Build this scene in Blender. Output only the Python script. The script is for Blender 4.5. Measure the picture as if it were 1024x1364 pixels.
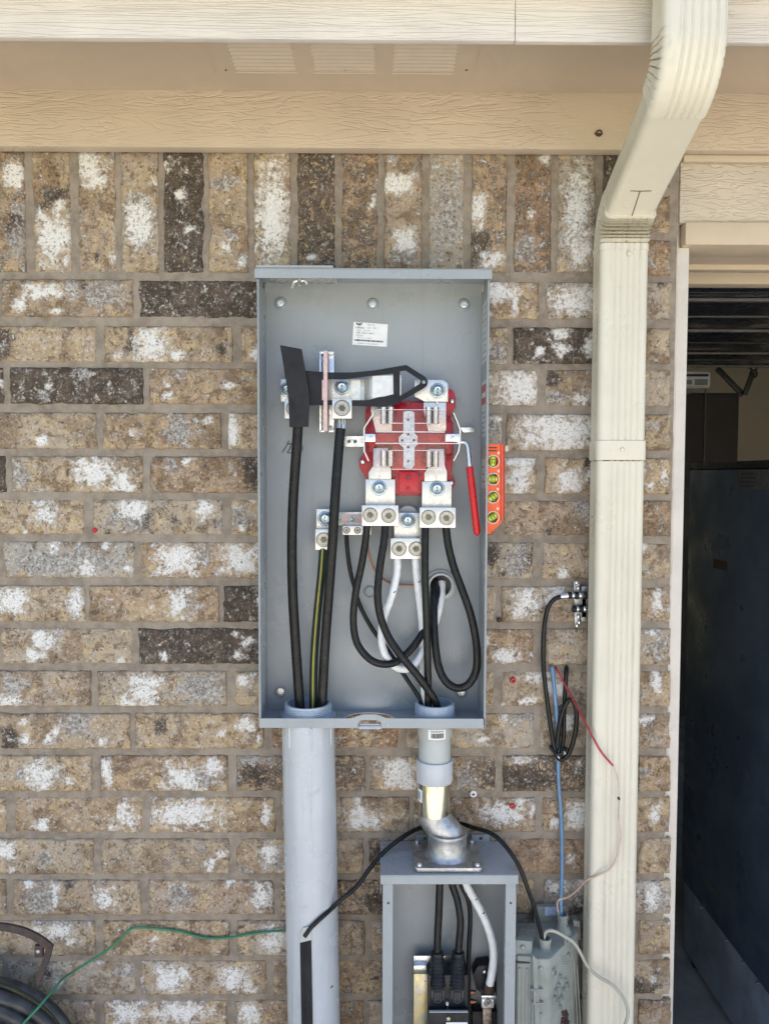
import bpy, bmesh, math, random
from mathutils import Vector, Matrix, noise
from mathutils.geometry import tessellate_polygon

for _o in list(bpy.data.objects):
    bpy.data.objects.remove(_o)
random.seed(7)
scene = bpy.context.scene
col = scene.collection
rad = math.radians

# ------------------------------------------------------------------ camera
F = 1025.0                     # focal length in pixels of the 1024 x 1364 photograph
CAM = Vector((0.0, -1.43, 1.62))
_rot = (Matrix.Rotation(rad(-0.39), 3, 'Z') @ Matrix.Rotation(rad(90 - 2.74), 3, 'X')
        @ Matrix.Rotation(rad(0.17), 3, 'Z'))
cam_data = bpy.data.cameras.new('camera')
cam = bpy.data.objects.new('camera', cam_data)
col.objects.link(cam)
cam.location = CAM
cam.rotation_euler = _rot.to_euler()
cam_data.sensor_fit = 'VERTICAL'
cam_data.sensor_height = 36.0
cam_data.lens = 36.0 * F / 1364.0
cam_data.clip_start = 0.02
cam_data.clip_end = 600
scene.camera = cam

# ------------------------------------------------------------------ sky, sun, exposure
SUN_EL, SUN_AZ = 68.0, 18.0    # the sun stands behind the house, so this wall lies in open shade
world = bpy.data.worlds.new('World')
scene.world = world
world.use_nodes = True
wn = world.node_tree.nodes
wl = world.node_tree.links
sky = wn.new('ShaderNodeTexSky')
sky.sky_type = 'NISHITA'
sky.sun_disc = False
sky.sun_elevation = rad(SUN_EL)
sky.sun_rotation = rad(SUN_AZ)
sky.air_density = 1.0
sky.dust_density = 2.5
sky.ozone_density = 0.8
wl.new(sky.outputs[0], wn['Background'].inputs[0])
wn['Background'].inputs[1].default_value = 0.125
sun_data = bpy.data.lights.new('sun', 'SUN')
sun_data.energy = 5.0
sun_data.angle = rad(0.53)
sun_data.color = (1.0, 0.965, 0.92)
sun = bpy.data.objects.new('sun', sun_data)
col.objects.link(sun)
_sd = Vector((math.sin(rad(SUN_AZ)) * math.cos(rad(SUN_EL)), math.cos(rad(SUN_AZ)) * math.cos(rad(SUN_EL)), math.sin(rad(SUN_EL))))
sun.rotation_euler = (-_sd).to_track_quat('-Z', 'Y').to_euler()
sun.location = _sd * 20
vs = scene.view_settings
vs.view_transform = 'Standard'
vs.look = 'None'
vs.exposure = 1.68
vs.gamma = 1.0
vs.use_curve_mapping = False
scene.render.engine = 'CYCLES'
scene.cycles.use_denoising = True
scene.cycles.max_bounces = 9
scene.cycles.diffuse_bounces = 5
scene.cycles.glossy_bounces = 4
scene.cycles.transparent_max_bounces = 12
scene.cycles.sample_clamp_indirect = 8.0
scene.cycles.caustics_reflective = False
scene.cycles.caustics_refractive = False

# ------------------------------------------------------------------ helpers: pixels to places
def ray(px, py):
    return _rot @ Vector(((px - 512.0) / F, -(py - 682.0) / F, -1.0))
def P(px, py, Y=0.0):
    d = ray(px, py)
    return CAM + d * ((Y - CAM.y) / d.y)
def PZ(px, py, Z):
    d = ray(px, py)
    return CAM + d * ((Z - CAM.z) / d.z)
def PX(px, py, X):
    d = ray(px, py)
    return CAM + d * ((X - CAM.x) / d.x)
def R(rpx, Y=0.0):
    return rpx * (Y - CAM.y) / F

# ------------------------------------------------------------------ helpers: objects
def thing(name, loc, label, cat, group=None):
    o = bpy.data.objects.new(name, None)
    col.objects.link(o)
    o.location = loc
    o.empty_display_size = 0.05
    tag(o, label, cat, group)
    return o
def tag(o, label=None, cat=None, group=None, kind=None):
    if label: o['label'] = label
    if cat: o['category'] = cat
    if group: o['group'] = group
    if kind: o['kind'] = kind
    return o
def link_mesh(name, me, mat, parent=None, smooth=False):
    o = bpy.data.objects.new(name, me)
    col.objects.link(o)
    if mat is not None:
        me.materials.append(mat)
    if smooth:
        for p in me.polygons: p.use_smooth = True
    if parent is not None:
        o.parent = parent
        q = parent
        off = Vector(parent.location)
        while q.parent is not None:
            q = q.parent
            off = off + Vector(q.location)
        o.location = -off
    return o

class MB:
    """collects shapes in one bmesh; build() links them as one object"""
    def __init__(self):
        self.bm = bmesh.new()
    def box(self, x0, x1, y0, y1, z0, z1):
        vs_ = [self.bm.verts.new((x, y, z)) for z in (z0, z1) for y in (y0, y1) for x in (x0, x1)]
        for f in ((0, 2, 3, 1), (4, 5, 7, 6), (0, 1, 5, 4), (2, 6, 7, 3), (0, 4, 6, 2), (1, 3, 7, 5)):
            self.bm.faces.new([vs_[i] for i in f])
        return self
    def pbox(self, px0, py0, px1, py1, Y, t):
        """front face given by two pixel corners at depth Y; thickness t backwards"""
        a = P(px0, py0, Y); b = P(px1, py1, Y)
        return self.box(min(a.x, b.x), max(a.x, b.x), Y, Y + t, min(a.z, b.z), max(a.z, b.z))
    def hexa(self, pts):
        """eight points, bottom four then top four, same winding"""
        v = [self.bm.verts.new(p) for p in pts]
        for f in ((3, 2, 1, 0), (4, 5, 6, 7), (0, 1, 5, 4), (1, 2, 6, 5), (2, 3, 7, 6), (3, 0, 4, 7)):
            self.bm.faces.new([v[i] for i in f])
        return self
    def rings(self, rs, cap=True, close=False):
        vr = [[self.bm.verts.new(p) for p in r] for r in rs]
        n = len(vr[0])
        m = len(vr)
        for i in range(m if close else m - 1):
            a, b = vr[i], vr[(i + 1) % m]
            for j in range(n):
                self.bm.faces.new((a[j], a[(j + 1) % n], b[(j + 1) % n], b[j]))
        if cap and not close:
            self.bm.faces.new(list(reversed(vr[0])))
            self.bm.faces.new(vr[-1])
        return self
    def cyl(self, p0, p1, r0, r1=None, seg=16, cap=True):
        return self.lathe(p0, p1, [(0, r0), (1, r0 if r1 is None else r1)], seg, cap)
    def lathe(self, p0, p1, prof, seg=20, cap=True, start=0.0):
        """profile of (fraction along p0->p1, radius)"""
        p0, p1 = Vector(p0), Vector(p1)
        ax = (p1 - p0)
        u = ax.orthogonal().normalized()
        if abs(ax.normalized().z) < 0.9:
            u = Vector((0, 0, 1)).cross(ax).normalized()
        w = ax.normalized().cross(u)
        rs = []
        for t, r in prof:
            c = p0 + ax * t
            rs.append([c + (u * math.cos(start + 2 * math.pi * k / seg) + w * math.sin(start + 2 * math.pi * k / seg)) * r for k in range(seg)])
        return self.rings(rs, cap)
    def tube(self, pts, r, seg=10, cap=True, sub=6, flat=None):
        pts = smooth_path(pts, sub) if sub > 1 else [Vector(p) for p in pts]
        rs = []
        t0 = (pts[1] - pts[0]).normalized()
        u = t0.orthogonal().normalized()
        n = len(pts)
        for i, p in enumerate(pts):
            t = (pts[min(i + 1, n - 1)] - pts[max(i - 1, 0)]).normalized()
            u = (u - t * u.dot(t)).normalized()
            w = t.cross(u)
            rr = r(i / (n - 1)) if callable(r) else r
            k2 = 1.0 if flat is None else flat
            rs.append([p + (u * math.cos(2 * math.pi * k / seg) + w * math.sin(2 * math.pi * k / seg) * k2) * rr for k in range(seg)])
        return self.rings(rs, cap)
    def torus(self, c, axis, Rr, r, seg=28, sseg=8):
        axis = Vector(axis).normalized()
        u = axis.orthogonal().normalized(); w = axis.cross(u)
        rs = []
        for i in range(seg):
            a = 2 * math.pi * i / seg
            d = u * math.cos(a) + w * math.sin(a)
            rs.append([Vector(c) + d * (Rr + r * math.cos(2 * math.pi * k / sseg)) + axis * r * math.sin(2 * math.pi * k / sseg) for k in range(sseg)])
        return self.rings(rs, close=True)
    def poly(self, outer, holes, y0, y1):
        """a flat sheet in the x-z plane with holes, between depths y0 and y1; points are (x, z)"""
        rings = [[Vector((p[0], p[1], 0)) for p in r] for r in [outer] + list(holes)]
        flat = [p for r in rings for p in r]
        tris = tessellate_polygon(rings)
        f = [self.bm.verts.new((p.x, y0, p.y)) for p in flat]
        b = [self.bm.verts.new((p.x, y1, p.y)) for p in flat]
        for t in tris:
            self.bm.faces.new([f[i] for i in t])
            self.bm.faces.new([b[i] for i in reversed(t)])
        k = 0
        for r in rings:
            n = len(r)
            for i in range(n):
                j = (i + 1) % n
                self.bm.faces.new((f[k + i], b[k + i], b[k + j], f[k + j]))
            k += n
        return self
    def ppoly(self, pxs, holes, Y, t):
        c = lambda L: [(lambda q: (q.x, q.z))(P(a, b, Y)) for a, b in L]
        return self.poly(c(pxs), [c(h) for h in holes], Y, Y + t)
    def hpoly(self, outer, holes, z0, z1):
        """the same, lying flat: points are (x, y), between heights z0 and z1"""
        n0 = len(self.bm.verts)
        self.bm.verts.ensure_lookup_table()
        self.poly(outer, holes, z0, z1)
        self.bm.verts.ensure_lookup_table()
        for v in self.bm.verts[n0:]:
            v.co = Vector((v.co.x, v.co.z, v.co.y))
        return self
    def build(self, name, mat, parent=None, smooth=False, bevel=0.0, bseg=2, angle=40):
        bmesh.ops.recalc_face_normals(self.bm, faces=self.bm.faces[:])
        if bevel > 0:
            ed = [e for e in self.bm.edges if len(e.link_faces) == 2 and e.calc_face_angle(0) > rad(35)]
            bmesh.ops.bevel(self.bm, geom=ed, offset=bevel, segments=bseg, profile=0.6, affect='EDGES', clamp_overlap=True)
        me = bpy.data.meshes.new(name)
        self.bm.to_mesh(me)
        self.bm.free()
        o = link_mesh(name, me, mat, parent, smooth or bevel > 0)
        if smooth or bevel > 0:
            me.set_sharp_from_angle(angle=rad(angle))
        return o

def smooth_path(pts, sub=6):
    pts = [Vector(p) for p in pts]
    if len(pts) < 3:
        return pts
    q = [pts[0] * 2 - pts[1]] + pts + [pts[-1] * 2 - pts[-2]]
    out = []
    for i in range(1, len(q) - 2):
        p0, p1, p2, p3 = q[i - 1], q[i], q[i + 1], q[i + 2]
        for k in range(sub):
            t = k / sub
            out.append(0.5 * ((2 * p1) + (p2 - p0) * t + (2 * p0 - 5 * p1 + 4 * p2 - p3) * t * t + (3 * p1 - p0 - 3 * p2 + p3) * t ** 3))
    out.append(pts[-1])
    return out
def path(L):
    return [P(*p) for p in L]
def circle(cx, cy, rx, ry=None, n=32):
    ry = rx if ry is None else ry
    return [(cx + rx * math.cos(2 * math.pi * i / n), cy + ry * math.sin(2 * math.pi * i / n)) for i in range(n)]
def text_mesh(body, size, name='lettering'):
    cu = bpy.data.curves.new('t', 'FONT')
    cu.body = body; cu.size = size; cu.resolution_u = 2
    o = bpy.data.objects.new('t', cu)
    col.objects.link(o)
    bpy.context.view_layer.update()
    me = bpy.data.meshes.new_from_object(o.evaluated_get(bpy.context.evaluated_depsgraph_get()))
    bpy.data.objects.remove(o); bpy.data.curves.remove(cu)
    me.name = name
    return me

# ------------------------------------------------------------------ helpers: materials
class NT:
    def __init__(self, name):
        self.m = bpy.data.materials.new(name)
        self.m.use_nodes = True
        self.t = self.m.node_tree
        self.n = self.t.nodes
        self.b = self.n['Principled BSDF']
        self.tc = self.n.new('ShaderNodeTexCoord').outputs['Object']
    def lk(self, a, b):
        self.t.links.new(a, b)
    def set(self, node, k, v):
        if hasattr(v, 'links') or isinstance(v, bpy.types.NodeSocket):
            self.lk(v, node.inputs[k])
        elif v is not None:
            node.inputs[k].default_value = v
    def noise(self, scale, detail=3.0, rough=0.55, vec=None, dist=0.0):
        nd = self.n.new('ShaderNodeTexNoise')
        self.set(nd, 'Vector', vec if vec is not None else self.tc)
        nd.inputs['Scale'].default_value = scale
        nd.inputs['Detail'].default_value = detail
        nd.inputs['Roughness'].default_value = rough
        nd.inputs['Distortion'].default_value = dist
        return nd.outputs['Fac']
    def voro(self, scale, vec=None, feature='F1'):
        nd = self.n.new('ShaderNodeTexVoronoi')
        nd.feature = feature
        self.set(nd, 'Vector', vec if vec is not None else self.tc)
        nd.inputs['Scale'].default_value = scale
        return nd.outputs['Distance']
    def math(self, op, a, b=None, c=None, clamp=False):
        nd = self.n.new('ShaderNodeMath')
        nd.operation = op
        nd.use_clamp = clamp
        for i, v in enumerate((a, b, c)):
            if v is not None: self.set(nd, i, v)
        return nd.outputs[0]
    def ramp(self, fac, lo, hi, a=0.0, b=1.0):
        nd = self.n.new('ShaderNodeMapRange')
        nd.interpolation_type = 'SMOOTHSTEP'
        self.set(nd, 'Value', fac)
        nd.inputs['From Min'].default_value = lo
        nd.inputs['From Max'].default_value = hi
        nd.inputs['To Min'].default_value = a
        nd.inputs['To Max'].default_value = b
        return nd.outputs[0]
    def mix(self, fac, a, b, mode='MIX'):
        nd = self.n.new('ShaderNodeMix')
        nd.data_type = 'RGBA'
        nd.blend_type = mode
        self.set(nd, 0, fac)
        for k, v in ((6, a), (7, b)):
            if isinstance(v, tuple):
                nd.inputs[k].default_value = (*v[:3], 1.0)
            else:
                self.lk(v, nd.inputs[k])
        return nd.outputs[2]
    def mapv(self, scale=(1, 1, 1), loc=(0, 0, 0), vec=None):
        nd = self.n.new('ShaderNodeMapping')
        self.set(nd, 'Vector', vec if vec is not None else self.tc)
        nd.inputs['Scale'].default_value = scale
        nd.inputs['Location'].default_value = loc
        return nd.outputs[0]
    def vadd(self, a, b):
        nd = self.n.new('ShaderNodeVectorMath')
        nd.operation = 'ADD'
        self.set(nd, 0, a); self.set(nd, 1, b)
        return nd.outputs[0]
    def bump(self, h, strength=0.5, dist=0.001, normal=None):
        nd = self.n.new('ShaderNodeBump')
        nd.inputs['Strength'].default_value = strength
        nd.inputs['Distance'].default_value = dist
        self.lk(h, nd.inputs['Height'])
        if normal is not None: self.lk(normal, nd.inputs['Normal'])
        self.lk(nd.outputs[0], self.b.inputs['Normal'])
        return nd.outputs[0]
    def color(self, v): self.set(self.b, 'Base Color', (*v[:3], 1.0) if isinstance(v, tuple) else v)
    def rough(self, v): self.set(self.b, 'Roughness', v)

def simple(name, c, rough=0.5, metal=0.0, var=0.12, vscale=30.0, c2=None, bump=0.0, bscale=400.0, rvar=0.12, spec=0.5, coat=0.0, dirt=0.0, streak=0.0, scratch=0.0, streakc=(0.16, 0.13, 0.09)):
    """paint, plastic or metal with slight uneven colour, gloss and relief"""
    t = NT(name)
    if c2 is None:
        c2 = tuple(max(0, v * (1 - var)) for v in c)
    n = t.noise(vscale, 5, 0.6)
    base = t.mix(t.ramp(n, 0.38, 0.62), c, c2)
    if dirt > 0:
        d = t.ramp(t.noise(vscale * 2.7, 6, 0.75, dist=0.6), 0.60, 0.72, 0, dirt)
        base = t.mix(d, base, (0.10, 0.085, 0.065))
    if streak > 0:     # rain and handling marks running downwards
        s = t.math('MULTIPLY', t.ramp(t.noise(1.0, 5, 0.65, t.mapv((70, 70, 2.6))), 0.52, 0.70), t.ramp(t.noise(5, 3, 0.6), 0.40, 0.62))
        base = t.mix(t.math('MULTIPLY', s, streak), base, streakc)
    if scratch > 0:    # fine bright scratches and rubbed spots
        s = t.math('MAXIMUM', t.ramp(t.noise(1.0, 3, 0.5, t.mapv((520, 1, 16), (3, 0, 1))), 0.68, 0.72), t.ramp(t.noise(1.0, 3, 0.5, t.mapv((22, 1, 480), (7, 0, 4))), 0.69, 0.72))
        s = t.math('MULTIPLY', s, t.ramp(t.noise(11, 3, 0.6), 0.50, 0.66))
        base = t.mix(t.math('MULTIPLY', s, scratch), base, tuple(min(1, v * 1.7 + 0.05) for v in c))
    t.color(base)
    t.rough(t.ramp(t.noise(vscale * 1.7, 4, 0.6), 0.3, 0.7, max(0.03, rough - rvar), min(1, rough + rvar)))
    t.b.inputs['Metallic'].default_value = metal
    t.b.inputs['Specular IOR Level'].default_value = spec
    t.b.inputs['Coat Weight'].default_value = coat
    if bump > 0:
        t.bump(t.noise(bscale, 3, 0.6), bump, 0.001)
    return t.m

# ------------------------------------------------------------------ materials
def mat_brick():
    t = NT('brick_clay')
    oi = t.n.new('ShaderNodeObjectInfo')
    sep = t.n.new('ShaderNodeSeparateColor')
    t.lk(oi.outputs['Color'], sep.inputs[0])
    dk, gy, wm = sep.outputs[0], sep.outputs[1], sep.outputs[2]
    cmb = t.n.new('ShaderNodeCombineXYZ')
    for i, k in enumerate((31.0, 17.0, 23.0)):
        t.lk(t.math('MULTIPLY', oi.outputs['Random'], k), cmb.inputs[i])
    v = t.vadd(t.tc, cmb.outputs[0])
    at = t.n.new('ShaderNodeAttribute')
    at.attribute_name = 'stain'
    s2 = t.n.new('ShaderNodeSeparateColor')
    t.lk(at.outputs['Color'], s2.inputs[0])
    n1 = t.noise(42, 8, 0.70, v, 0.2)
    n2 = t.noise(150, 7, 0.74, v, 0.1)
    n3 = t.noise(420, 4, 0.7, v)
    n4 = t.noise(62, 8, 0.72, v, 0.35)
    n5 = t.noise(19, 4, 0.6, v, 0.5)
    big = t.math('MULTIPLY', t.math('SUBTRACT', n4, 0.5), 3.0)
    mid = t.math('MULTIPLY', t.math('SUBTRACT', n2, 0.5), 1.9)
    rag = t.math('ADD', big, mid)
    base = t.mix(t.ramp(n1, 0.38, 0.60), (0.52, 0.385, 0.222), (0.350, 0.250, 0.155))
    base = t.mix(t.ramp(n5, 0.46, 0.62, 0, 0.7), base, (0.42, 0.335, 0.245))
    base = t.mix(t.math('MULTIPLY', wm, t.ramp(n5, 0.36, 0.56)), base, (0.300, 0.158, 0.088))
    base = t.mix(t.ramp(n2, 0.50, 0.66, 0, 0.75), base, (0.60, 0.52, 0.405))
    base = t.mix(t.math('MULTIPLY', gy, t.ramp(n1, 0.36, 0.52)), base, (0.385, 0.350, 0.305))
    n6 = t.noise(13, 5, 0.62, t.vadd(v, (8.1, 2.7, 4.4)), 0.3)
    base = t.mix(t.ramp(n6, 0.50, 0.62, 0, 0.72), base, t.mix(t.ramp(n1, 0.40, 0.60), (0.28, 0.190, 0.112), (0.175, 0.118, 0.076)))
    # brown burnt mottles
    br = t.ramp(t.math('ADD', t.math('MULTIPLY', wm, 0.04), t.math('ADD', t.math('MULTIPLY', oi.outputs['Random'], 0.055), t.noise(48, 9, 0.72, t.vadd(v, (1.3, 7.7, 2.2)), 0.5))), 0.545, 0.615, 0, 0.80)
    base = t.mix(t.math('MULTIPLY', br, t.ramp(n2, 0.36, 0.54, 0.45, 1.0)), base, t.mix(t.ramp(n3, 0.4, 0.6), (0.115, 0.074, 0.045), (0.195, 0.130, 0.080)))
    # fired-dark faces
    dcol = t.mix(t.ramp(n1, 0.40, 0.62), (0.050, 0.040, 0.034), (0.115, 0.086, 0.066))
    dcol = t.mix(t.ramp(n2, 0.54, 0.64, 0, 0.7), dcol, (0.26, 0.205, 0.155))
    dmask = t.math('MAXIMUM', t.math('MULTIPLY', dk, 1.12), s2.outputs[2])
    dmask = t.ramp(t.math('ADD', dmask, rag), 0.34, 0.66, 0, 0.95)
    base = t.mix(dmask, base, dcol)
    # blue-grey bloom, then the white lime wash left on the faces
    gcol = t.mix(t.ramp(n2, 0.42, 0.60), (0.185, 0.170, 0.160), (0.47, 0.445, 0.415))
    gm = t.ramp(t.math('ADD', s2.outputs[1], rag), 0.34, 0.80, 0, 0.82)
    base = t.mix(gm, base, gcol)
    wcol = t.mix(t.ramp(n3, 0.38, 0.62), (0.86, 0.835, 0.80), (0.64, 0.61, 0.575))
    rag2 = t.math('ADD', big, t.math('MULTIPLY', t.math('SUBTRACT', n3, 0.5), 1.6))
    halo = t.ramp(t.math('ADD', s2.outputs[0], t.math('ADD', big, mid)), 0.02, 0.62, 0, 0.42)
    base = t.mix(halo, base, (0.60, 0.555, 0.50))
    wm_ = t.ramp(t.math('ADD', s2.outputs[0], t.math('ADD', rag2, mid)), 0.40, 0.80, 0, 0.97)
    base = t.mix(wm_, base, wcol)
    # stray flecks of lime and dark pits everywhere
    fl = t.ramp(t.noise(170, 8, 0.72, t.vadd(v, (3.1, 1.7, 5.2))), 0.602, 0.66, 0, 0.8)
    base = t.mix(fl, base, (0.70, 0.665, 0.62))
    pit = t.ramp(t.noise(230, 6, 0.74, v), 0.575, 0.635, 0, 0.76)
    base = t.mix(pit, base, (0.070, 0.052, 0.040))
    t.color(base)
    t.rough(0.93)
    t.b.inputs['Specular IOR Level'].default_value = 0.2
    h = t.math('SUBTRACT', t.math('ADD', t.math('MULTIPLY', n2, 1.0), t.math('MULTIPLY', n3, 0.35)), t.math('MULTIPLY', pit, 0.7))
    t.bump(h, 0.85, 0.0022)
    return t.m

def mat_mortar():
    t = NT('mortar')
    n = t.noise(55, 6, 0.65)
    c = t.mix(t.ramp(n, 0.36, 0.64), (0.315, 0.262, 0.208), (0.225, 0.188, 0.150))
    c = t.mix(t.ramp(t.noise(9, 3, 0.5), 0.45, 0.65, 0, 0.45), c, (0.37, 0.315, 0.255))
    g = t.noise(700, 3, 0.7)
    c = t.mix(t.ramp(g, 0.58, 0.68, 0, 0.5), c, (0.12, 0.105, 0.09))
    t.color(c)
    t.rough(0.95)
    t.b.inputs['Specular IOR Level'].default_value = 0.15
    t.bump(t.math('ADD', t.math('MULTIPLY', g, 0.35), t.noise(160, 4, 0.6)), 0.6, 0.0015)
    return t.m

def mat_board(name, c, kind):
    """fibre-cement boards pressed with a cedar grain, under beige paint"""
    t = NT(name)
    if kind == 'fine':       # close parallel waves
        v = t.mapv((1.3, 1, 34))
        f = t.noise(2.6, 2, 0.45, v, 0.25)
        h = t.ramp(t.math('PINGPONG', t.math('MULTIPLY', f, 9.0), 0.5), 0.12, 0.45)
        bd = 0.0017
    elif kind == 'wavy':     # siding: broad broken ripples
        v = t.mapv((9, 1, 42))
        f = t.noise(2.2, 2, 0.5, v, 0.3)
        h = t.ramp(t.math('PINGPONG', t.math('MULTIPLY', f, 4.0), 0.5), 0.03, 0.22)
        bd = 0.0022
    else:                    # cathedral grain with a few knots
        v = t.mapv((3.0, 1, 19))
        f = t.noise(1.6, 4, 0.55, v, 0.5)
        h1 = t.ramp(t.math('PINGPONG', t.math('MULTIPLY', f, 10.5), 0.5), 0.02, 0.24)
        m = t.ramp(t.noise(4, 3, 0.5), 0.36, 0.60, 0.1, 1.0)
        h = t.math('ADD', t.math('MULTIPLY', h1, m), t.math('MULTIPLY', t.noise(6, 5, 0.7, t.mapv((5, 1, 90))), 0.5))
        bd = 0.0017
    base = t.mix(t.ramp(t.noise(6, 4, 0.6), 0.35, 0.65), c, tuple(v_ * 0.92 for v_ in c))
    t.color(base)
    t.rough(0.62)
    t.bump(t.math('ADD', h, t.math('MULTIPLY', t.noise(260, 3, 0.6), 0.12)), 0.55, bd)
    return t.m

M_BRICK, M_MORTAR = mat_brick(), mat_mortar()
BEIGE = (0.56, 0.455, 0.342)
M_FASCIA = mat_board('fascia_paint', (0.66, 0.605, 0.545), 'fine')
M_FRIEZE = mat_board('frieze_paint', BEIGE, 'grain')
M_SIDING = mat_board('siding_paint', (0.58, 0.50, 0.395), 'wavy')
M_SOFFIT = simple('soffit_paint', (0.53, 0.425, 0.318), 0.7, var=0.08, vscale=5, bump=0.25, bscale=220)
M_SOFFITV = simple('vent_paint', (0.525, 0.425, 0.322), 0.6, var=0.05)
M_TRIM = simple('trim_paint', (0.58, 0.475, 0.345), 0.55, var=0.08, vscale=8, bump=0.1, bscale=250)
M_JAMB = simple('jamb_paint', (0.66, 0.60, 0.53), 0.6, var=0.10, vscale=9, bump=0.15, bscale=200, dirt=0.12)
M_CREAM = simple('downspout_paint', (0.67, 0.62, 0.51), 0.36, var=0.06, vscale=7, spec=0.5, bump=0.06, bscale=60, dirt=0.10, streak=0.35)
M_SEAM = simple('seam_dirt', (0.16, 0.12, 0.08), 0.8)
M_CONCRETE = simple('concrete', (0.49, 0.47, 0.44), 0.9, var=0.22, vscale=2.5, bump=0.4, bscale=120)
M_LAWN = simple('lawn', (0.20, 0.20, 0.075), 0.9, var=0.4, vscale=6)
M_GREY = simple('enclosure_paint', (0.322, 0.345, 0.358), 0.38, var=0.06, vscale=7, bump=0.05, bscale=350, spec=0.5, dirt=0.05, rvar=0.16, scratch=0.5, streak=0.12)
M_STEEL = simple('zinc_steel', (0.72, 0.73, 0.74), 0.30, 1.0, var=0.15, vscale=60, bump=0.05, bscale=300)
M_TIN = simple('tinned_aluminium', (0.66, 0.655, 0.635), 0.38, 0.75, var=0.10, vscale=90, bump=0.08, bscale=500, dirt=0.08)
M_CHROME = simple('bright_zinc_tube', (0.60, 0.575, 0.43), 0.22, 1.0, var=0.1, vscale=25, rvar=0.05)
M_CAST = simple('cast_zinc', (0.50, 0.505, 0.51), 0.42, 0.85, var=0.30, vscale=70, bump=0.35, bscale=500, dirt=0.15)
M_BRASS = simple('yellow_zinc', (0.62, 0.53, 0.27), 0.42, 0.8, var=0.3, vscale=60, c2=(0.45, 0.43, 0.36), bump=0.1)
M_SCREWH = simple('screw_hole', (0.10, 0.10, 0.095), 0.5, 0.6)
M_PVC = simple('grey_pvc', (0.50, 0.52, 0.55), 0.20, var=0.09, vscale=6, bump=0.05, bscale=90, dirt=0.22, streak=0.30, scratch=0.5, streakc=(0.22, 0.20, 0.17))
M_PVC_B = simple('blue_grey_pvc', (0.36, 0.42, 0.50), 0.35, var=0.08, vscale=20, bump=0.04)
M_PVC_L = simple('pale_grey_pvc', (0.46, 0.475, 0.465), 0.4, var=0.08, vscale=16, bump=0.04, dirt=0.1)
M_BLACK = simple('black_cable_jacket', (0.0065, 0.0066, 0.0075), 0.38, var=0.4, vscale=60, c2=(0.013, 0.013, 0.013), bump=0.06, bscale=300, spec=0.28)
def add_print(m):
    t = m.node_tree; n = t.nodes; l = t.links
    b = n['Principled BSDF']
    src = b.inputs['Base Color'].links[0].from_socket
    tc = n.new('ShaderNodeTexCoord')
    nz = n.new('ShaderNodeTexNoise'); nz.inputs['Scale'].default_value = 420; nz.inputs['Detail'].default_value = 4
    l.new(tc.outputs['Object'], nz.inputs['Vector'])
    mr = n.new('ShaderNodeMapRange'); mr.inputs['From Min'].default_value = 0.60; mr.inputs['From Max'].default_value = 0.68; mr.inputs['To Max'].default_value = 0.5
    l.new(nz.outputs['Fac'], mr.inputs['Value'])
    mx = n.new('ShaderNodeMix'); mx.data_type = 'RGBA'
    l.new(mr.outputs[0], mx.inputs[0]); l.new(src, mx.inputs[6]); mx.inputs[7].default_value = (0.09, 0.085, 0.08, 1)
    l.new(mx.outputs[2], b.inputs['Base Color'])
add_print(M_BLACK)
M_BLACKP = simple('black_moulded_plastic', (0.010, 0.011, 0.014), 0.42, var=0.4, vscale=40, c2=(0.022, 0.023, 0.026), bump=0.05, spec=0.28)
M_BARRIER = simple('black_fish_paper', (0.008, 0.009, 0.012), 0.5, var=0.3, vscale=30, c2=(0.014, 0.015, 0.018), bump=0.08, bscale=120, spec=0.28)
M_WHITE = simple('white_tape', (0.80, 0.80, 0.80), 0.38, var=0.1, vscale=70, bump=0.15, bscale=180)
M_PAPER = simple('label_paper', (0.84, 0.84, 0.83), 0.45, var=0.05, vscale=60)
M_INK = simple('ink', (0.03, 0.03, 0.035), 0.6)
M_INKG = simple('grey_ink', (0.30, 0.30, 0.31), 0.6)
M_REDP = simple('red_moulded_plastic', (0.50, 0.008, 0.024), 0.30, var=0.2, vscale=40, bump=0.04)
M_REDV = simple('red_vinyl_grip', (0.56, 0.010, 0.018), 0.32, var=0.12, vscale=50)
M_PINK = simple('pink_fibre_board', (0.66, 0.47, 0.45), 0.6, var=0.15, vscale=120)
M_ORANGE = simple('orange_paint', (0.78, 0.10, 0.018), 0.40, var=0.12, vscale=60, bump=0.05)
M_ORANGED = simple('dark_orange_paint', (0.42, 0.022, 0.014), 0.40, var=0.12, vscale=60)
M_VIAL = simple('vial_green', (0.50, 0.62, 0.05), 0.18, var=0.15, vscale=120)
M_VIALR = simple('vial_mount', (0.62, 0.60, 0.50), 0.3, var=0.1)
M_GREENW = simple('green_wire', (0.03, 0.21, 0.10), 0.4, var=0.25, vscale=40)
M_YEL = simple('yellow_stripe', (0.45, 0.40, 0.05), 0.45)
M_COPPER = simple('copper', (0.42, 0.18, 0.10), 0.4, 0.9, var=0.3, vscale=90)
M_BLUEW = simple('blue_wire', (0.15, 0.29, 0.48), 0.4, var=0.15, vscale=40)
M_REDW = simple('red_wire', (0.42, 0.045, 0.06), 0.45, var=0.2, vscale=40)
M_WHITEW = simple('white_wire', (0.62, 0.50, 0.42), 0.45, var=0.15, vscale=40)
M_TANW = simple('tan_wire', (0.50, 0.33, 0.25), 0.45, var=0.2, vscale=30, c2=(0.60, 0.50, 0.42))
M_GREYW = simple('grey_wire', (0.40, 0.39, 0.33), 0.45, var=0.15, vscale=30)
M_NID = simple('network_box_plastic', (0.285, 0.305, 0.275), 0.5, var=0.22, vscale=14, bump=0.08, dirt=0.40, streak=0.5, scratch=0.4)
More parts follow.
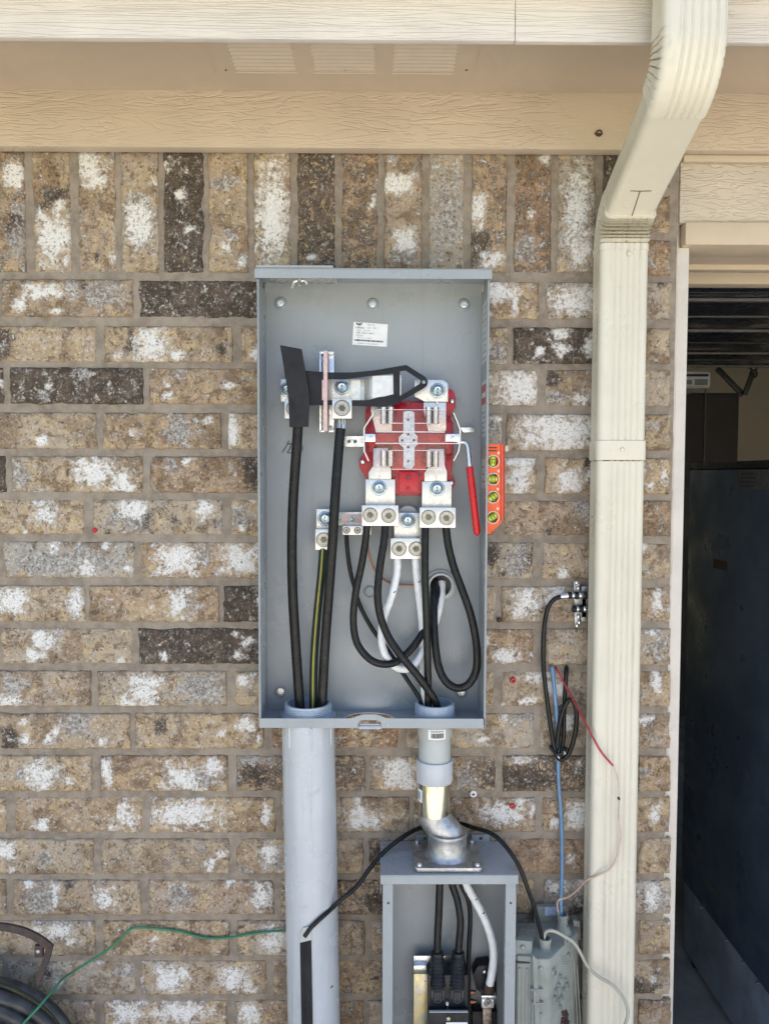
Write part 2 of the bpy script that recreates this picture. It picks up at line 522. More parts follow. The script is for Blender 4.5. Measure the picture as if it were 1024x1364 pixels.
M_HOSE = simple('hose_rubber', (0.012, 0.014, 0.016), 0.40, var=0.4, vscale=30, c2=(0.035, 0.04, 0.044), dirt=0.0, bump=0.1)
M_HOSEY = simple('hose_stripe', (0.050, 0.050, 0.018), 0.6, var=0.4)
M_RUST = simple('rusty_iron', (0.060, 0.040, 0.035), 0.7, 0.3, var=0.4, vscale=60, c2=(0.11, 0.055, 0.035), bump=0.3)
M_FRIDGE = simple('black_fridge_steel', (0.040, 0.064, 0.110), 0.38, var=0.4, vscale=4, c2=(0.072, 0.100, 0.150), rvar=0.14, bump=0.05, bscale=60, dirt=0.0)
M_FRIDGEB = simple('fridge_base_steel', (0.33, 0.39, 0.50), 0.55, 0.2, var=0.3, vscale=8)
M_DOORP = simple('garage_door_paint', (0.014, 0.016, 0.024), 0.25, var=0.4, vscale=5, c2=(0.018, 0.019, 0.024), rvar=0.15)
M_DOORR = simple('garage_door_rail', (0.13, 0.12, 0.115), 0.5, var=0.2)
M_GWALL = simple('garage_wall_paint', (0.55, 0.48, 0.35), 0.85, var=0.06, vscale=3)
M_GDARK = simple('garage_cupboard', (0.060, 0.052, 0.047), 0.6, var=0.15, vscale=4)
M_GCEIL = simple('garage_ceiling_paint', (0.42, 0.40, 0.35), 0.9, var=0.05, vscale=3)
M_GFLOOR = simple('garage_floor_concrete', (0.34, 0.36, 0.38), 0.8, var=0.3, vscale=4)
M_ROOF = simple('roof_shingles', (0.10, 0.085, 0.075), 0.95, var=0.4, vscale=12, bump=0.4, bscale=60)
M_GALV = simple('spangled_zinc', (0.50, 0.52, 0.55), 0.42, 0.7, var=0.25, vscale=160)
M_SETS = simple('set_screw_steel', (0.40, 0.385, 0.34), 0.38, 0.8, var=0.2, vscale=200)
M_IRON = simple('dark_iron', (0.050, 0.040, 0.040), 0.6, 0.3, var=0.4, vscale=60, c2=(0.075, 0.050, 0.042), bump=0.3)
M_ANCHOR = simple('red_wall_plug', (0.55, 0.03, 0.04), 0.5)

def mat_clear():
    t = NT('clear_polycarbonate')
    tr = t.n.new('ShaderNodeBsdfTransparent'); tr.inputs[0].default_value = (0.97, 0.94, 0.95, 1)
    gl = t.n.new('ShaderNodeBsdfGlossy'); gl.inputs['Color'].default_value = (0.92, 0.92, 0.93, 1); gl.inputs['Roughness'].default_value = 0.07
    mx = t.n.new('ShaderNodeMixShader'); mx.inputs[0].default_value = 0.030
    t.lk(tr.outputs[0], mx.inputs[1]); t.lk(gl.outputs[0], mx.inputs[2])
    t.lk(mx.outputs[0], t.n['Material Output'].inputs['Surface'])
    return t.m
M_CLEAR = mat_clear()
M_CLEARE = simple('polycarbonate_edge', (0.80, 0.72, 0.74), 0.25, var=0.1)

# ------------------------------------------------------------------ ground
def sheet(name, x0, x1, y0, y1, z, mat):
    mb = MB()
    v = [mb.bm.verts.new(p) for p in ((x0, y0, z), (x1, y0, z), (x1, y1, z), (x0, y1, z))]
    mb.bm.faces.new(v)
    return tag(mb.build(name, mat), kind='structure')
sheet('ground', -300, 300, -300, 300, 0.0, M_LAWN)
_d = sheet('driveway', -2.6, 4.2, -9.0, -0.02, 0.012, M_CONCRETE)

# unseen wall added across the yard to bounce warm light and show in metal
bounce_root = thing('bounce_wall', (0.5, -8, 0), 'added pale cream wall out of view across the yard, bouncing light to the house', 'wall')
MB().box(-3.4, 4.4, -8.2, -8.0, 0, 2.5).build('wall_face', simple('cream_render', (0.62, 0.57, 0.45), 0.9, var=0.1, vscale=2), bounce_root)
MB().box(-3.5, 4.5, -8.28, -7.92, 2.501, 2.58).build('coping', M_CONCRETE, bounce_root, bevel=0.01)

# ------------------------------------------------------------------ brick wall
ZTOP = P(512, 200, 0).z          # underside of the frieze board
XR = P(893, 700, 0).x            # the wall ends at the garage opening
XL = P(-330, 700, 0).x
wall = thing('brick_wall', (XL, 0.05, 0), 'tan and brown brick house wall with white lime patches and grey mortar', 'wall')

# patches: pixel centre, half sizes; white lime, grey bloom, dark burn
WH = [(58,388,24,10),(27,405,9,9),(74,415,7,4),(201,459,20,24),(237,474,8,6),(338,472,6,7),(55,588,9,6),(309,575,9,20),
 (126,628,27,19),(171,648,11,7),(247,616,7,6),(160,640,12,10),(58,682,13,15),(178,676,16,13),(273,678,11,13),(116,758,12,12),
 (237,745,26,22),(320,745,24,19),(17,800,20,15),(102,803,10,20),(238,805,13,19),(57,853,15,12),(45,873,15,8),(330,855,9,6),(318,872,6,6),
 (12,935,17,8),(193,918,20,24),(172,935,14,8),(326,908,12,9),(137,988,7,6),(33,962,5,5),(297,977,6,6),(328,965,13,13),
 (55,1032,21,20),(92,1040,6,6),(143,1027,7,18),(244,1036,24,18),(283,1020,12,11),(57,1098,9,9),(168,1087,13,20),(246,1085,46,20),(354,1083,5,16),
 (8,1133,14,10),(16,1158,6,5),(279,1152,7,10),(358,1138,9,14),(139,1195,13,16),(348,1195,13,16),(72,1240,24,10),(93,1255,6,8),(363,1253,18,21),
 (227,1305,20,18),(312,1304,20,17),(170,1350,22,16),(240,1348,42,16),(332,1350,12,16),(78,1308,8,9),
 (20,232,13,16),(72,318,21,30),(120,222,18,20),(126,240,10,8),(185,298,15,26),(240,260,6,7),(252,306,6,5),(363,285,21,60),(300,330,6,6),
 (528,245,20,12),(497,270,5,8),(540,318,12,14),(637,278,9,16),(640,300,6,6),(727,208,9,7),(707,287,5,7),(768,275,15,50),(774,330,14,22),(655,345,16,10),
 (664,388,19,14),(686,402,5,20),(765,402,30,20),(745,443,11,10),(748,465,12,9),(787,462,10,14),(718,468,6,4),(690,515,28,25),(772,532,16,8),
 (743,573,52,25),(695,612,20,12),(690,640,16,17),(757,640,17,15),(783,632,5,8),(700,800,15,22),(690,815,14,10),(740,786,15,8),(672,875,16,10),
 (715,900,18,9),(740,918,13,14),(707,932,11,7),(753,960,10,14),(672,1083,27,15),(690,1072,12,8),(768,1087,18,20),(738,1097,6,8),(741,1179,14,7),(775,1175,8,8),
 (532,1031,20,18),(545,1042,12,8),(482,1093,22,10),(477,1080,10,8),(476,1066,6,5),(696,1012,16,5),(640,985,10,5),
 (857,622,4,6),(885,632,5,6),(866,645,5,5),(875,803,8,22),(862,957,9,6),(870,1085,8,14),(868,1195,9,18),(868,1306,5,4),(893,545,4,7),(874,905,6,18)]
GR = [(140,392,24,18),(238,575,21,22),(27,632,12,22),(229,622,14,13),(60,680,18,20),(170,690,30,18),(100,748,60,22),(40,745,20,18),(8,800,22,16),
 (102,803,12,22),(245,805,20,22),(62,850,24,18),(20,915,24,20),(270,918,30,22),(104,965,20,16),(60,1035,26,22),(265,1035,34,20),(55,1198,24,22),(240,1195,20,16),
 (350,1195,22,20),(60,1145,14,12),(75,1240,30,18),(80,1300,16,24),(185,298,24,38),(300,245,22,10),(595,280,22,60),(540,335,20,18),(768,280,24,70),(662,468,14,16),
 (657,575,14,24),(740,530,26,10),(775,675,14,20),(690,750,18,22),(700,955,24,16),(756,955,20,20),(752,1190,34,22),(875,860,16,22),(870,1195,20,22),(360,1140,18,20),
 (620,1040,14,20),(505,1020,10,14),(338,1010,30,10),(320,690,14,14),(700,330,16,18),(25,320,14,26)]
DK = [(0,455,16,20),(336,630,14,22),(190,690,16,16),(12,985,14,22),(215,965,10,14),(340,1030,24,22),(60,275,10,8),(75,260,18,10),(20,300,14,20),(735,505,14,12),
 (785,625,8,20),(655,740,12,18),(705,745,14,22),(690,1035,60,22),(775,1205,20,16),(855,1320,30,22),(500,1140,16,20),(500,1200,18,20),(175,460,12,10),(640,330,14,24)]
def wallc(L):
    out = []
    for (x, y, a, b) in L:
        p = P(x, y, 0)
        out.append((p.x, p.z, R(a), R(b), random.uniform(0.80, 1.08), random.choice((2.0, 2.0, 3.0, 4.0))))
    return out
# many small stray patches besides
for _k in range(150):
    (WH if _k % 3 else DK).append((random.uniform(0, 893), random.uniform(205, 1370), random.uniform(3, 8), random.uniform(3, 8)))
for _k in range(45):
    GR.append((random.uniform(0, 893), random.uniform(205, 1370), random.uniform(6, 18), random.uniform(6, 18)))
WH, GR, DK = wallc(WH), wallc(GR), wallc(DK)
def patch(L, x, z):
    m = 0.0
    for (cx, cz, a, b, s, e) in L:
        dx, dz = abs(x - cx) / a, abs(z - cz) / b
        if dx < 1.7 and dz < 1.7:
            d = (dx ** e + dz ** e) ** (1 / e)
            m = max(m, min(1.0, s * (1.30 - 0.80 * d)))
    return max(0.0, m)

def brick(px0, px1, py0, py1, dark=0.0, grey=0.0, warm=0.0, colref=None):
    a, b = P(px0, (py0 + py1) / 2, 0), P(px1, (py0 + py1) / 2, 0)
    z1, z0 = P(colref or 175, py0, 0).z, P(colref or 175, py1, 0).z
    x0, x1 = a.x, b.x
    seed = random.uniform(0, 900)
    yb = random.uniform(-0.0018, 0.0018)
    tilt = random.uniform(-0.004, 0.004)
    nx = max(4, int(round((x1 - x0) / 0.0085)))
    nz = max(4, int(round((z1 - z0) / 0.0085)))
    # a bevelled face: outer ring lies back, the second ring stands 3 mm in
    us = [0.0, 0.0028] + [0.0028 + (x1 - x0 - 0.0056) * i / nx for i in range(1, nx)] + [x1 - x0 - 0.0028, x1 - x0]
    ws = [0.0, 0.0028] + [0.0028 + (z1 - z0 - 0.0056) * i / nz for i in range(1, nz)] + [z1 - z0 - 0.0028, z1 - z0]
    nu, nw = len(us), len(ws)
    V, S = [], []
    for j, w in enumerate(ws):
        for i, u in enumerate(us):
            edge = (i in (0, nu - 1)) + (j in (0, nw - 1))
            ring1 = i in (1, nu - 2) or j in (1, nw - 2)
            q = Vector((u * 70 + seed, w * 70, seed * 0.7))
            n = noise.noise(q * 0.9) ; n2_ = noise.noise(q * 2.3 + Vector((9, 4, 2)))
            x, z = x0 + u, z0 + w
            jag = 0.0022 * n + 0.0018 * n2_
            chip = max(0.0, noise.noise(q * 0.45 + Vector((50, 7, 3))) - 0.28) * 0.010
            if i <= 1: x += jag + chip
            if i >= nu - 2: x += jag - chip
            if j <= 1: z += jag * 0.8 + chip * 0.6
            if j >= nw - 2: z += jag * 0.8 - chip * 0.6
            y = yb + tilt * (w - (z1 - z0) / 2) * 3 + 0.0010 * n + 0.0006 * n2_
            if edge: y += 0.0036
            elif ring1: y += 0.0006
            V.append((x, y, z))
            S.append((patch(WH, x, z), patch(GR, x, z), patch(DK, x, z), 1.0))
    Fc = [(j * nu + i, j * nu + i + 1, (j + 1) * nu + i + 1, (j + 1) * nu + i) for j in range(nw - 1) for i in range(nu - 1)]
    rim = [i for i in range(nu)] + [j * nu + nu - 1 for j in range(1, nw)] + [(nw - 1) * nu + i for i in range(nu - 2, -1, -1)] + [j * nu for j in range(nw - 2, 0, -1)]
    k = len(V)
    for r in rim:
        V.append((V[r][0], 0.075, V[r][2])); S.append((0, 0, 0, 1))
    m = len(rim)
    for q in range(m):
        Fc.append((rim[q], k + q, k + (q + 1) % m, rim[(q + 1) % m]))
    me = bpy.data.meshes.new('brick')
    me.from_pydata(V, [], Fc)
    at = me.attributes.new('stain', 'FLOAT_COLOR', 'POINT')
    at.data.foreach_set('color', [c for s in S for c in s])
    o = link_mesh('brick', me, M_BRICK, wall, True)
    me.set_sharp_from_angle(angle=rad(50))
    o.color = (dark, grey, warm, 1.0)
    return o

ROWS = [(372.6,422),(434,482),(490,538),(549.7,598),(608,656),(665,712.5),(721.7,770),(780.5,828),(837,885),(894.2,941),(950.5,997.5),
        (1007,1054.3),(1062.5,1109.8),(1118,1165),(1173.3,1219.2),(1227.3,1273.7),(1281,1327),(1334,1380),(1387,1432)]
BX = [   # brick ends of each course, in pixels of the photograph
 [(-180,-7),(2,176.5),(184,357),(366,540),(548,718),(727,893)],
 [(-232,-54),(-45,128),(139,310),(322,494),(502,676),(684,850),(858,893)],
 [(-174,4),(14,190),(199,372),(382,554),(562,716),(727,893)],
 [(-230,-55),(-47,129),(137,294),(303,478),(488,668),(675,842),(850,893)],
 [(-172,7),(16,190),(200,372),(382,556),(564,714),(726,893)],
 [(-242,-68),(-60,112),(124,297),(308,482),(492,662),(671,842),(850,893)],
 [(-180,-5),(4,179),(188,360),(370,542),(552,710),(722,893)],
 [(-240,-66),(-57,113),(119,292),(298,470),(482,660),(668,842),(850,893)],
 [(-182,-8),(1,177),(184,358),(366,540),(550,711),(727,893)],
 [(-236,-60),(-52,121),(130,302),(313,484),(494,658),(668,842),(850,893)],
 [(-186,-10),(-2,173),(180,352),(362,531),(541,711),(719,893)],
 [(-232,-58),(-50,122),(134,303),(315,487),(493,660),(670,842),(850,893)],
 [(-166,8),(19,190),(199,367),(376,545),(551,713),(722,893)],
 [(-230,-56),(-46,125),(135,305),(315,484),(491,660),(670,842),(850,893)],
 [(-166,8),(18,188),(197,365),(374,510),(518,711),(724,893)],
 [(-228,-54),(-44,127),(138,305),(316,486),(495,662),(672,842),(850,893)],
 [(-166,3),(10,180),(187,355),(364,510),(518,711),(724,893)],
 [(-228,-54),(-44,127),(138,303),(313,484),(491,660),(670,842),(850,893)],
 [(-166,8),(18,188),(197,365),(374,545),(551,713),(722,893)]]
DARK = {(0,2):.95,(2,1):.98,(2,0):.8,(4,0):.9,(7,3):.95,(8,2):.98,(1,5):.95,(11,3):.45,(11,5):.55,(2,2):.15,(4,2):.12,(13,4):.4,(14,3):.45,(16,1):.2,(5,2):.15,(15,3):.3,(16,3):.3,(17,3):.3}
GREY = {(6,1):.95,(5,2):.5,(8,1):.35,(9,1):.45,(9,2):.35,(0,1):.25,(0,5):.6,(2,5):.6,(6,4):.6,(8,5):.45,(10,4):.6,(3,5):.3,(14,5):.7,(15,1):.5,(16,1):.55,(14,2):.4,(16,2):.2,(10,5):.5,(7,5):.4,(14,1):.3,(13,1):.3}
WARM = {(4,2):.5,(9,1):.6,(10,3):.9,(8,4):.55,(13,5):.6,(5,5):.4,(0,1):.4,(7,2):.35,(6,2):.45,(2,2):.35,(14,2):.55,(14,1):.3,(11,2):.35,(12,4):.3,(1,4):.5,(5,6):.6,(10,5):.5,(3,2):.2}
for r, (t0, t1) in enumerate(ROWS):
    for i, (a, b) in enumerate(BX[r]):
        k = (r, i)
        brick(a, b, t0, t1, DARK.get(k, random.choice((0, 0.05, 0.14, 0.24))), GREY.get(k, random.choice((0, 0.1, 0.3))), WARM.get(k, random.choice((0, 0, 0.1, 0.25))))
SOLD = [(-190,-140),(-131,-82),(-73,-24),(-15,33),(44,94),(104,154),(161,211),(218,271),(278,330),(338,387),(396,446),(455,504),(512,562),(571,618),(628,675),(685,735),(743,793),(803,838)]
SDARK = {7: .90, 10: .62, 11: .42, 15: .34, 17: .9, 14: .34, 3: .34, 4: .2, 12: .26, 8: .16, 6: .12, 5: .12}
SGREY = {6: .4, 12: .4, 13: .8, 16: .6, 5: .2}
SWARM = {15: .8, 11: .5, 14: .4, 12: .4, 3: .3, 5: .25}
for i, (a, b) in enumerate(SOLD):
    brick(a, b, 199 if a < 400 else 200, 362, SDARK.get(i, 0.03), SGREY.get(i, 0.15), SWARM.get(i, 0.15), colref=(a + b) / 2)
for (t0, t1, d, w) in ((200, 250, .7, .2), (259, 309, 0, .25), (320, 366, .15, .7)):
    brick(848, 893, t0 - 2, t1 - 2, d, 0.1, w, colref=400)

# mortar bed: an uneven sheet a few millimetres behind the brick faces
def mortar():
    x0, x1, z0, z1 = XL, XR + 0.002, 0.05, ZTOP + 0.02
    nx, nz = 240, 240
    V, Fc = [], []
    for j in range(nz + 1):
        for i in range(nx + 1):
            x = x0 + (x1 - x0) * i / nx; z = z0 + (z1 - z0) * j / nz
            q = Vector((x * 22, 0, z * 22))
            V.append((x, 0.0042 + 0.0016 * noise.noise(q) + 0.0009 * noise.noise(q * 3.1), z))
    for j in range(nz):
        for i in range(nx):
            a = j * (nx + 1) + i
            Fc.append((a, a + 1, a + nx + 2, a + nx + 1))
    me = bpy.data.meshes.new('mortar')
    me.from_pydata(V, [], Fc)
    link_mesh('mortar', me, M_MORTAR, wall, True)
    mb = MB()
    mb.box(-2.6, XR + 0.002, 0.03, 0.10, 0.0, ZTOP + 0.02)
    mb.box(-2.6, XL, -0.001, 0.028, 0.0, ZTOP + 0.02)
    mb.box(XL, XR, 0.0, 0.028, 0.0, 0.05)
    mb.build('backing', M_MORTAR, wall)
mortar()

# ------------------------------------------------------------------ eave: frieze board, soffit with vent, fascia
YF = -0.028                       # face of the frieze board
ZS = P(512, 122, YF).z            # soffit height
YFA = -0.285                      # outer face of the fascia
ZFB = P(512, 53, YFA).z           # bottom edge of the fascia
eave = thing('eave', (0, -0.15, ZS), 'beige painted eave with bright grained fascia, vented soffit and frieze board', 'eave')
XE0, XE1 = -2.6, 4.2
jx = P(686, 30, YFA).x
for a, b, dz, dy in ((XE0, jx - 0.0003, 0.0, 0.0), (jx + 0.0003, XE1, -0.0004, 0.0006)):
    MB().box(a, b, YFA + dy, YFA + 0.011, ZFB + dz, ZFB + 0.19).build('fascia_board', M_FASCIA, eave, bevel=0.0016)
zf0 = P(512, 197.5, YF).z
MB().box(XE0, XE1, YF, -0.003, zf0, ZS + 0.005).build('frieze_board', M_FRIEZE, eave, bevel=0.0022)
# soffit sheets around the vent opening
vx0, vx1 = PZ(299, 96, ZS).x, PZ(620, 96, ZS).x
vy1 = PZ(460, 96, ZS).y           # inner edge of the vent
vy0 = vy1 - 0.115
sb = MB()
sb.box(XE0, vx0, YFA + 0.0115, YF - 0.0002, ZS, ZS + 0.008)
sb.box(vx1, XE1, YFA + 0.0115, YF - 0.0002, ZS, ZS + 0.008)
sb.box(vx0 - 0.0001, vx1 + 0.0001, vy1, YF - 0.0003, ZS, ZS + 0.0081)
sb.box(vx0 - 0.0001, vx1 + 0.0001, YFA + 0.0115, vy0, ZS, ZS + 0.0081)
sb.build('soffit_panel', M_SOFFIT, eave)
MB().box(XE0, XE1, YFA + 0.0117, -0.003, ZS + 0.10, ZS + 0.11).build('lookout_board', M_SOFFIT, eave)
vent = MB()
vent.hpoly([(vx0 - 0.012, vy0 - 0.006), (vx1 + 0.012, vy0 - 0.006), (vx1 + 0.012, vy1 + 0.006), (vx0 - 0.012, vy1 + 0.006)],
           [[(vx0 + 0.022 + i * ((vx1 - vx0) - 0.012) / 3, vy0 + 0.012), (vx0 + 0.022 + i * ((vx1 - vx0) - 0.012) / 3, vy1 - 0.004),
             (vx0 + 0.022 + i * ((vx1 - vx0) - 0.012) / 3 + 0.100, vy1 - 0.004), (vx0 + 0.022 + i * ((vx1 - vx0) - 0.012) / 3 + 0.100, vy0 + 0.012)] for i in range(3)],
           ZS - 0.0022, ZS - 0.0004)
vo = vent.build('soffit_vent', M_SOFFIT, eave)
for i in range(3):
    xa = vx0 + 0.020 + i * ((vx1 - vx0) - 0.012) / 3
    for k in range(9):
        yk = vy0 + 0.014 + k * 0.0113
        lv = MB()
        lv.hexa([(xa, yk + 0.010, ZS - 0.0032), (xa + 0.104, yk + 0.010, ZS - 0.0032), (xa + 0.104, yk + 0.0115, ZS - 0.0032), (xa, yk + 0.0115, ZS - 0.0032),
                 (xa, yk - 0.002, ZS + 0.004), (xa + 0.104, yk - 0.002, ZS + 0.004), (xa + 0.104, yk - 0.0005, ZS + 0.004), (xa, yk - 0.0005, ZS + 0.004)])
        lv.build('louvre', M_SOFFITV, vo)
for px in (301, 460, 621):
    q = PZ(px, 93, ZS - 0.002)
    MB().cyl((q.x, q.y, q.z), (q.x, q.y, q.z - 0.0012), 0.0018, seg=8).build('nail_head', M_SCREWH, vo)
# a rusty staple left in the frieze board
st = MB()
q = P(797, 178, YF)
st.torus((q.x, YF - 0.002, q.z), (0.25, 1, 0.1), 0.0048, 0.0014, 14, 6)
st.cyl((q.x - 0.008, YF - 0.0016, q.z - 0.001), (q.x + 0.006, YF - 0.0016, q.z - 0.0015), 0.0013, seg=6)
tag(st.build('rusty_staple', M_RUST, None, True), 'small rusty wire staple stuck in the frieze board beside the downspout', 'staple')

# roof and gutter above the picture: they keep the wall in shade
roof = thing('roof', (0, 0, ZS + 0.2), 'brown shingled roof slope above the eave', 'roof')
MB().hexa([(-6, YFA - 0.02, ZFB + 0.195), (8, YFA - 0.02, ZFB + 0.195), (8, 7, ZFB + 3.3), (-6, 7, ZFB + 3.3),
           (-6, YFA - 0.02, ZFB + 0.215), (8, YFA - 0.02, ZFB + 0.215), (8, 7, ZFB + 3.33), (-6, 7, ZFB + 3.33)]).build('roof_deck', M_ROOF, roof)
gut = MB()
gz = ZFB + 0.075
prof = [(YFA - 0.001, gz + 0.115), (YFA - 0.001, gz), (YFA - 0.085, gz), (YFA - 0.090, gz + 0.03), (YFA - 0.115, gz + 0.075), (YFA - 0.118, gz + 0.112),
        (YFA - 0.115, gz + 0.112), (YFA - 0.112, gz + 0.076), (YFA - 0.087, gz + 0.031), (YFA - 0.083, gz + 0.002), (YFA - 0.003, gz + 0.002), (YFA - 0.003, gz + 0.115)]
gut.rings([[(x, a, b) for a, b in prof] for x in (XE0, XE1)])
tag(gut.build('gutter', M_CREAM), 'cream metal gutter along the fascia above the downspout', 'gutter')

# ------------------------------------------------------------------ garage front and interior
front = thing('garage_opening_trim', (P(905, 700, 0).x, 0.03, 0), 'beige siding and trim boards framing the garage opening', 'trim')
xj0, xj1 = P(895, 700, 0.012).x, P(910, 700, 0.012).x
zh1 = zf0 - 0.0008
zh0 = P(960, 297, 0.0).z
zt0 = P(960, 326, -0.006).z
sx0 = P(906, 250, 0.0).x
MB().box(sx0, XE1, 0.002, 0.02, zh0 + 0.0005, zh1).build('header_siding', M_SIDING, front, bevel=0.0015)
MB().box(sx0 + 0.001, XE1, -0.010, 0.0015, zh1 - 0.012, zh1 + 0.0005).build('cap_strip', M_TRIM, front, bevel=0.003)
MB().box(xj0 + 0.006, XE1, -0.006, 0.075, zt0, zh0).build('head_trim', M_TRIM, front, bevel=0.003)
# ragged bead of mortar and caulk between brick and trim
cb = MB()
rs = []
for k in range(90):
    z = 0.02 + (zf0 - 0.02) * k / 89
    w = 0.004 * noise.noise(Vector((z * 30, 3, 1))) + 0.0025 * noise.noise(Vector((z * 90, 8, 1)))
    rs.append([(XR - 0.0005, 0.010, z), (XR + 0.003 + w, 0.006 + w * 0.4, z), (xj0 + 0.004, 0.016, z), (xj0 + 0.004, 0.05, z), (XR - 0.0005, 0.05, z)])
cb.rings(rs)
cb.build('caulk_bead', M_JAMB, front, True)
MB().box(xj0, xj1, 0.012, 0.13, 0.0, zt0 + 0.0002).build('jamb_board', M_JAMB, front, bevel=0.003)
# stepped stops under the head
hx = xj1
def zy(py, Y): return P(960, py, Y).z
MB().box(hx, XE1, 0.0755, 0.14, zt0 + 0.004, zh0 - 0.002).build('head_jamb', M_SOFFIT, front)
z2 = zt0 - 0.006
MB().box(hx, XE1, 0.1405, 0.165, z2, zh0 - 0.004).build('door_stop', M_TRIM, front, bevel=0.002)
z3 = zy(366, 0.225)
MB().box(hx, XE1, 0.1655, 0.224, z3 + 0.012, zh0 - 0.006).build('head_filler', M_SOFFIT, front)
MB().box(hx, XE1, 0.2245, 0.262, zy(378, 0.2245), zh0 - 0.008).build('inner_header', M_TRIM, front, bevel=0.002)

ZD = zy(379, 0.30)                # underside of the open door
room = thing('garage_room', (2.2, 3, 0), 'dim garage interior with plain tan walls', 'room')
YB = 4.6
MB().box(xj1 - 0.03, 4.3, YB, YB + 0.1, 0, 2.75).build('back_wall', M_GWALL, room)
MB().box(-0.2, 0.46, 0.105, YB, 0, 2.75).build('side_wall', M_GWALL, room)
MB().box(4.2, 4.3, 0.0, YB, 0, 2.75).build('side_wall', M_GWALL, room)
MB().box(0.461, 4.199, 0.265, YB - 0.001, 2.62, 2.7).build('ceiling', M_GCEIL, room)
MB().box(3.2, 4.2, 0.0, 0.105, 0, zt0 + 0.001).build('front_wall', M_SIDING, room)
tag(sheet('garage_floor', 0.461, 4.2, -0.01, YB, 0.02, M_GFLOOR), kind='structure')

door = thing('garage_door', (1.8, 0.3, ZD), 'dark overhead garage door slid open under the ceiling', 'garage door')
dx0, dx1 = 0.62, 3.1
edges = [0.30, 0.47, 0.875, 1.30, 1.62]
ds = [PZ(960, py, ZD).y for py in (379, 399, 440, 470, 487)]
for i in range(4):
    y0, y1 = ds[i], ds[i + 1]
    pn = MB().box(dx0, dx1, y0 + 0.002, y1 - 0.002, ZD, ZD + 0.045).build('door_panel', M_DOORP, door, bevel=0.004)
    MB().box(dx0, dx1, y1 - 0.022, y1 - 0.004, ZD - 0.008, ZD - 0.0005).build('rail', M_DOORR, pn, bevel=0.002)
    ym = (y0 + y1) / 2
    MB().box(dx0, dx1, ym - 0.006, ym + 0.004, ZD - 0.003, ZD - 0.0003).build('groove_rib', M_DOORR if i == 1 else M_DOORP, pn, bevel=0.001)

# opener arm and chain plate hanging behind the door edge
arm = thing('opener_arm', P(992, 527, 1.75), 'black bent door opener arm hanging from the open garage door', 'arm')
a1, a2, a3 = P(955, 490, 1.75), P(990, 526, 1.75), P(1001, 496, 1.75)
def bar(p, q, w, t, name, par):
    p, q = Vector(p), Vector(q)
    d = (q - p).normalized(); s = Vector((0, 1, 0)).cross(d).normalized() * w
    f = Vector((0, t, 0))
    MB().hexa([p - s, p + s, p + s + f, p - s + f, q - s, q + s, q + s + f, q - s + f]).build(name, M_BLACKP, par, bevel=0.002)
bar(a1, a2, 0.011, 0.012, 'long_bar', arm)
bar(a2 - Vector((0, .014, 0)), a3 - Vector((0, .014, 0)), 0.010, 0.012, 'short_bar', arm)
pl = MB()
for k in range(3):
    c = P(1003, 480 + k * 9, 1.74)
    pl.torus((c.x, c.y, c.z), (0, 1, 0), 0.014, 0.004, 14, 6)
pl.build('chain_plate', M_BLACKP, arm, True)

# things at the back of the garage
op = thing('wall_unit', P(926, 505, 3.0), 'pale boxy unit with a printed label hanging high in the garage', 'unit')
MB().pbox(880, 493, 946, 518, 3.0, 0.5).build('housing', M_JAMB, op, bevel=0.02)
lab = MB().pbox(905, 496, 945, 514, 2.996, 0.003).build('label', M_PAPER, op)
MB().pbox(909, 506, 921, 512, 2.993, 0.002).build('printed_box', M_INKG, lab)
MB().pbox(925, 505, 942, 513, 2.993, 0.002).build('printed_box', M_INKG, lab)
MB().pbox(908, 498, 943, 501.5, 2.993, 0.002).build('printed_line', M_INK, lab)
cb = thing('cupboard', P(925, 700, 3.6), 'dark brown tall cupboard against the back garage wall', 'cupboard')
ca, cc = P(868, 523, 3.6), P(984, 523, 3.6)
MB().box(ca.x, cc.x, 3.6, 4.5, 0.02, ca.z).build('carcass', M_GDARK, cb, bevel=0.005)
cm = P(938, 600, 3.57)
MB().box(ca.x + 0.01, cm.x - 0.006, 3.582, 3.599, 0.1, ca.z - 0.02).build('door', M_GDARK, cb, bevel=0.004)
MB().box(cm.x + 0.006, cc.x - 0.01, 3.582, 3.599, 0.1, ca.z - 0.02).build('door', M_GDARK, cb, bevel=0.004)
MB().box(cm.x - 0.004, cm.x + 0.004, 3.575, 3.581, 0.1, ca.z + 0.1).build('edge_strip', M_DOORR, cb)

# black fridge, its long side facing the opening
XFR = 1.006
fr = thing('refrigerator', (1.35, 0.7, 0.02), 'tall black scuffed refrigerator standing just inside the garage', 'refrigerator')
fy0, fy1 = 0.22, PX(912, 900, XFR).y
zb = PX(902.7, 1164.5, XFR).z
ztp = PX(960, 625, XFR).z
MB().box(XFR, 1.72, fy0, fy1, zb, ztp).build('side_panel', M_FRIDGE, fr, bevel=0.006)
MB().box(XFR - 0.004, 1.725, fy0 - 0.004, fy1 + 0.004, ztp + 0.0008, ztp + 0.022).build('top_cap', M_BLACKP, fr, bevel=0.004)
bs = MB().box(XFR + 0.008, 1.70, fy0 + 0.01, fy1 - 0.01, 0.05, zb - 0.001).build('base_panel', M_FRIDGEB, fr, bevel=0.004)
def side_label(px0, py0, px1, py1, mat, par, name, off=0.0012):
    a, b = PX(px0, py0, XFR), PX(px1, py1, XFR)
    return MB().box(XFR - off, XFR - off + 0.0008, min(a.y, b.y), max(a.y, b.y), min(a.z, b.z), max(a.z, b.z)).build(name, mat, par)
M_FLAB = simple('faded_label', (0.10, 0.105, 0.11), 0.6, var=0.3, vscale=60)
l1 = side_label(984, 626, 1023, 653, M_FLAB, fr, 'rating_label')
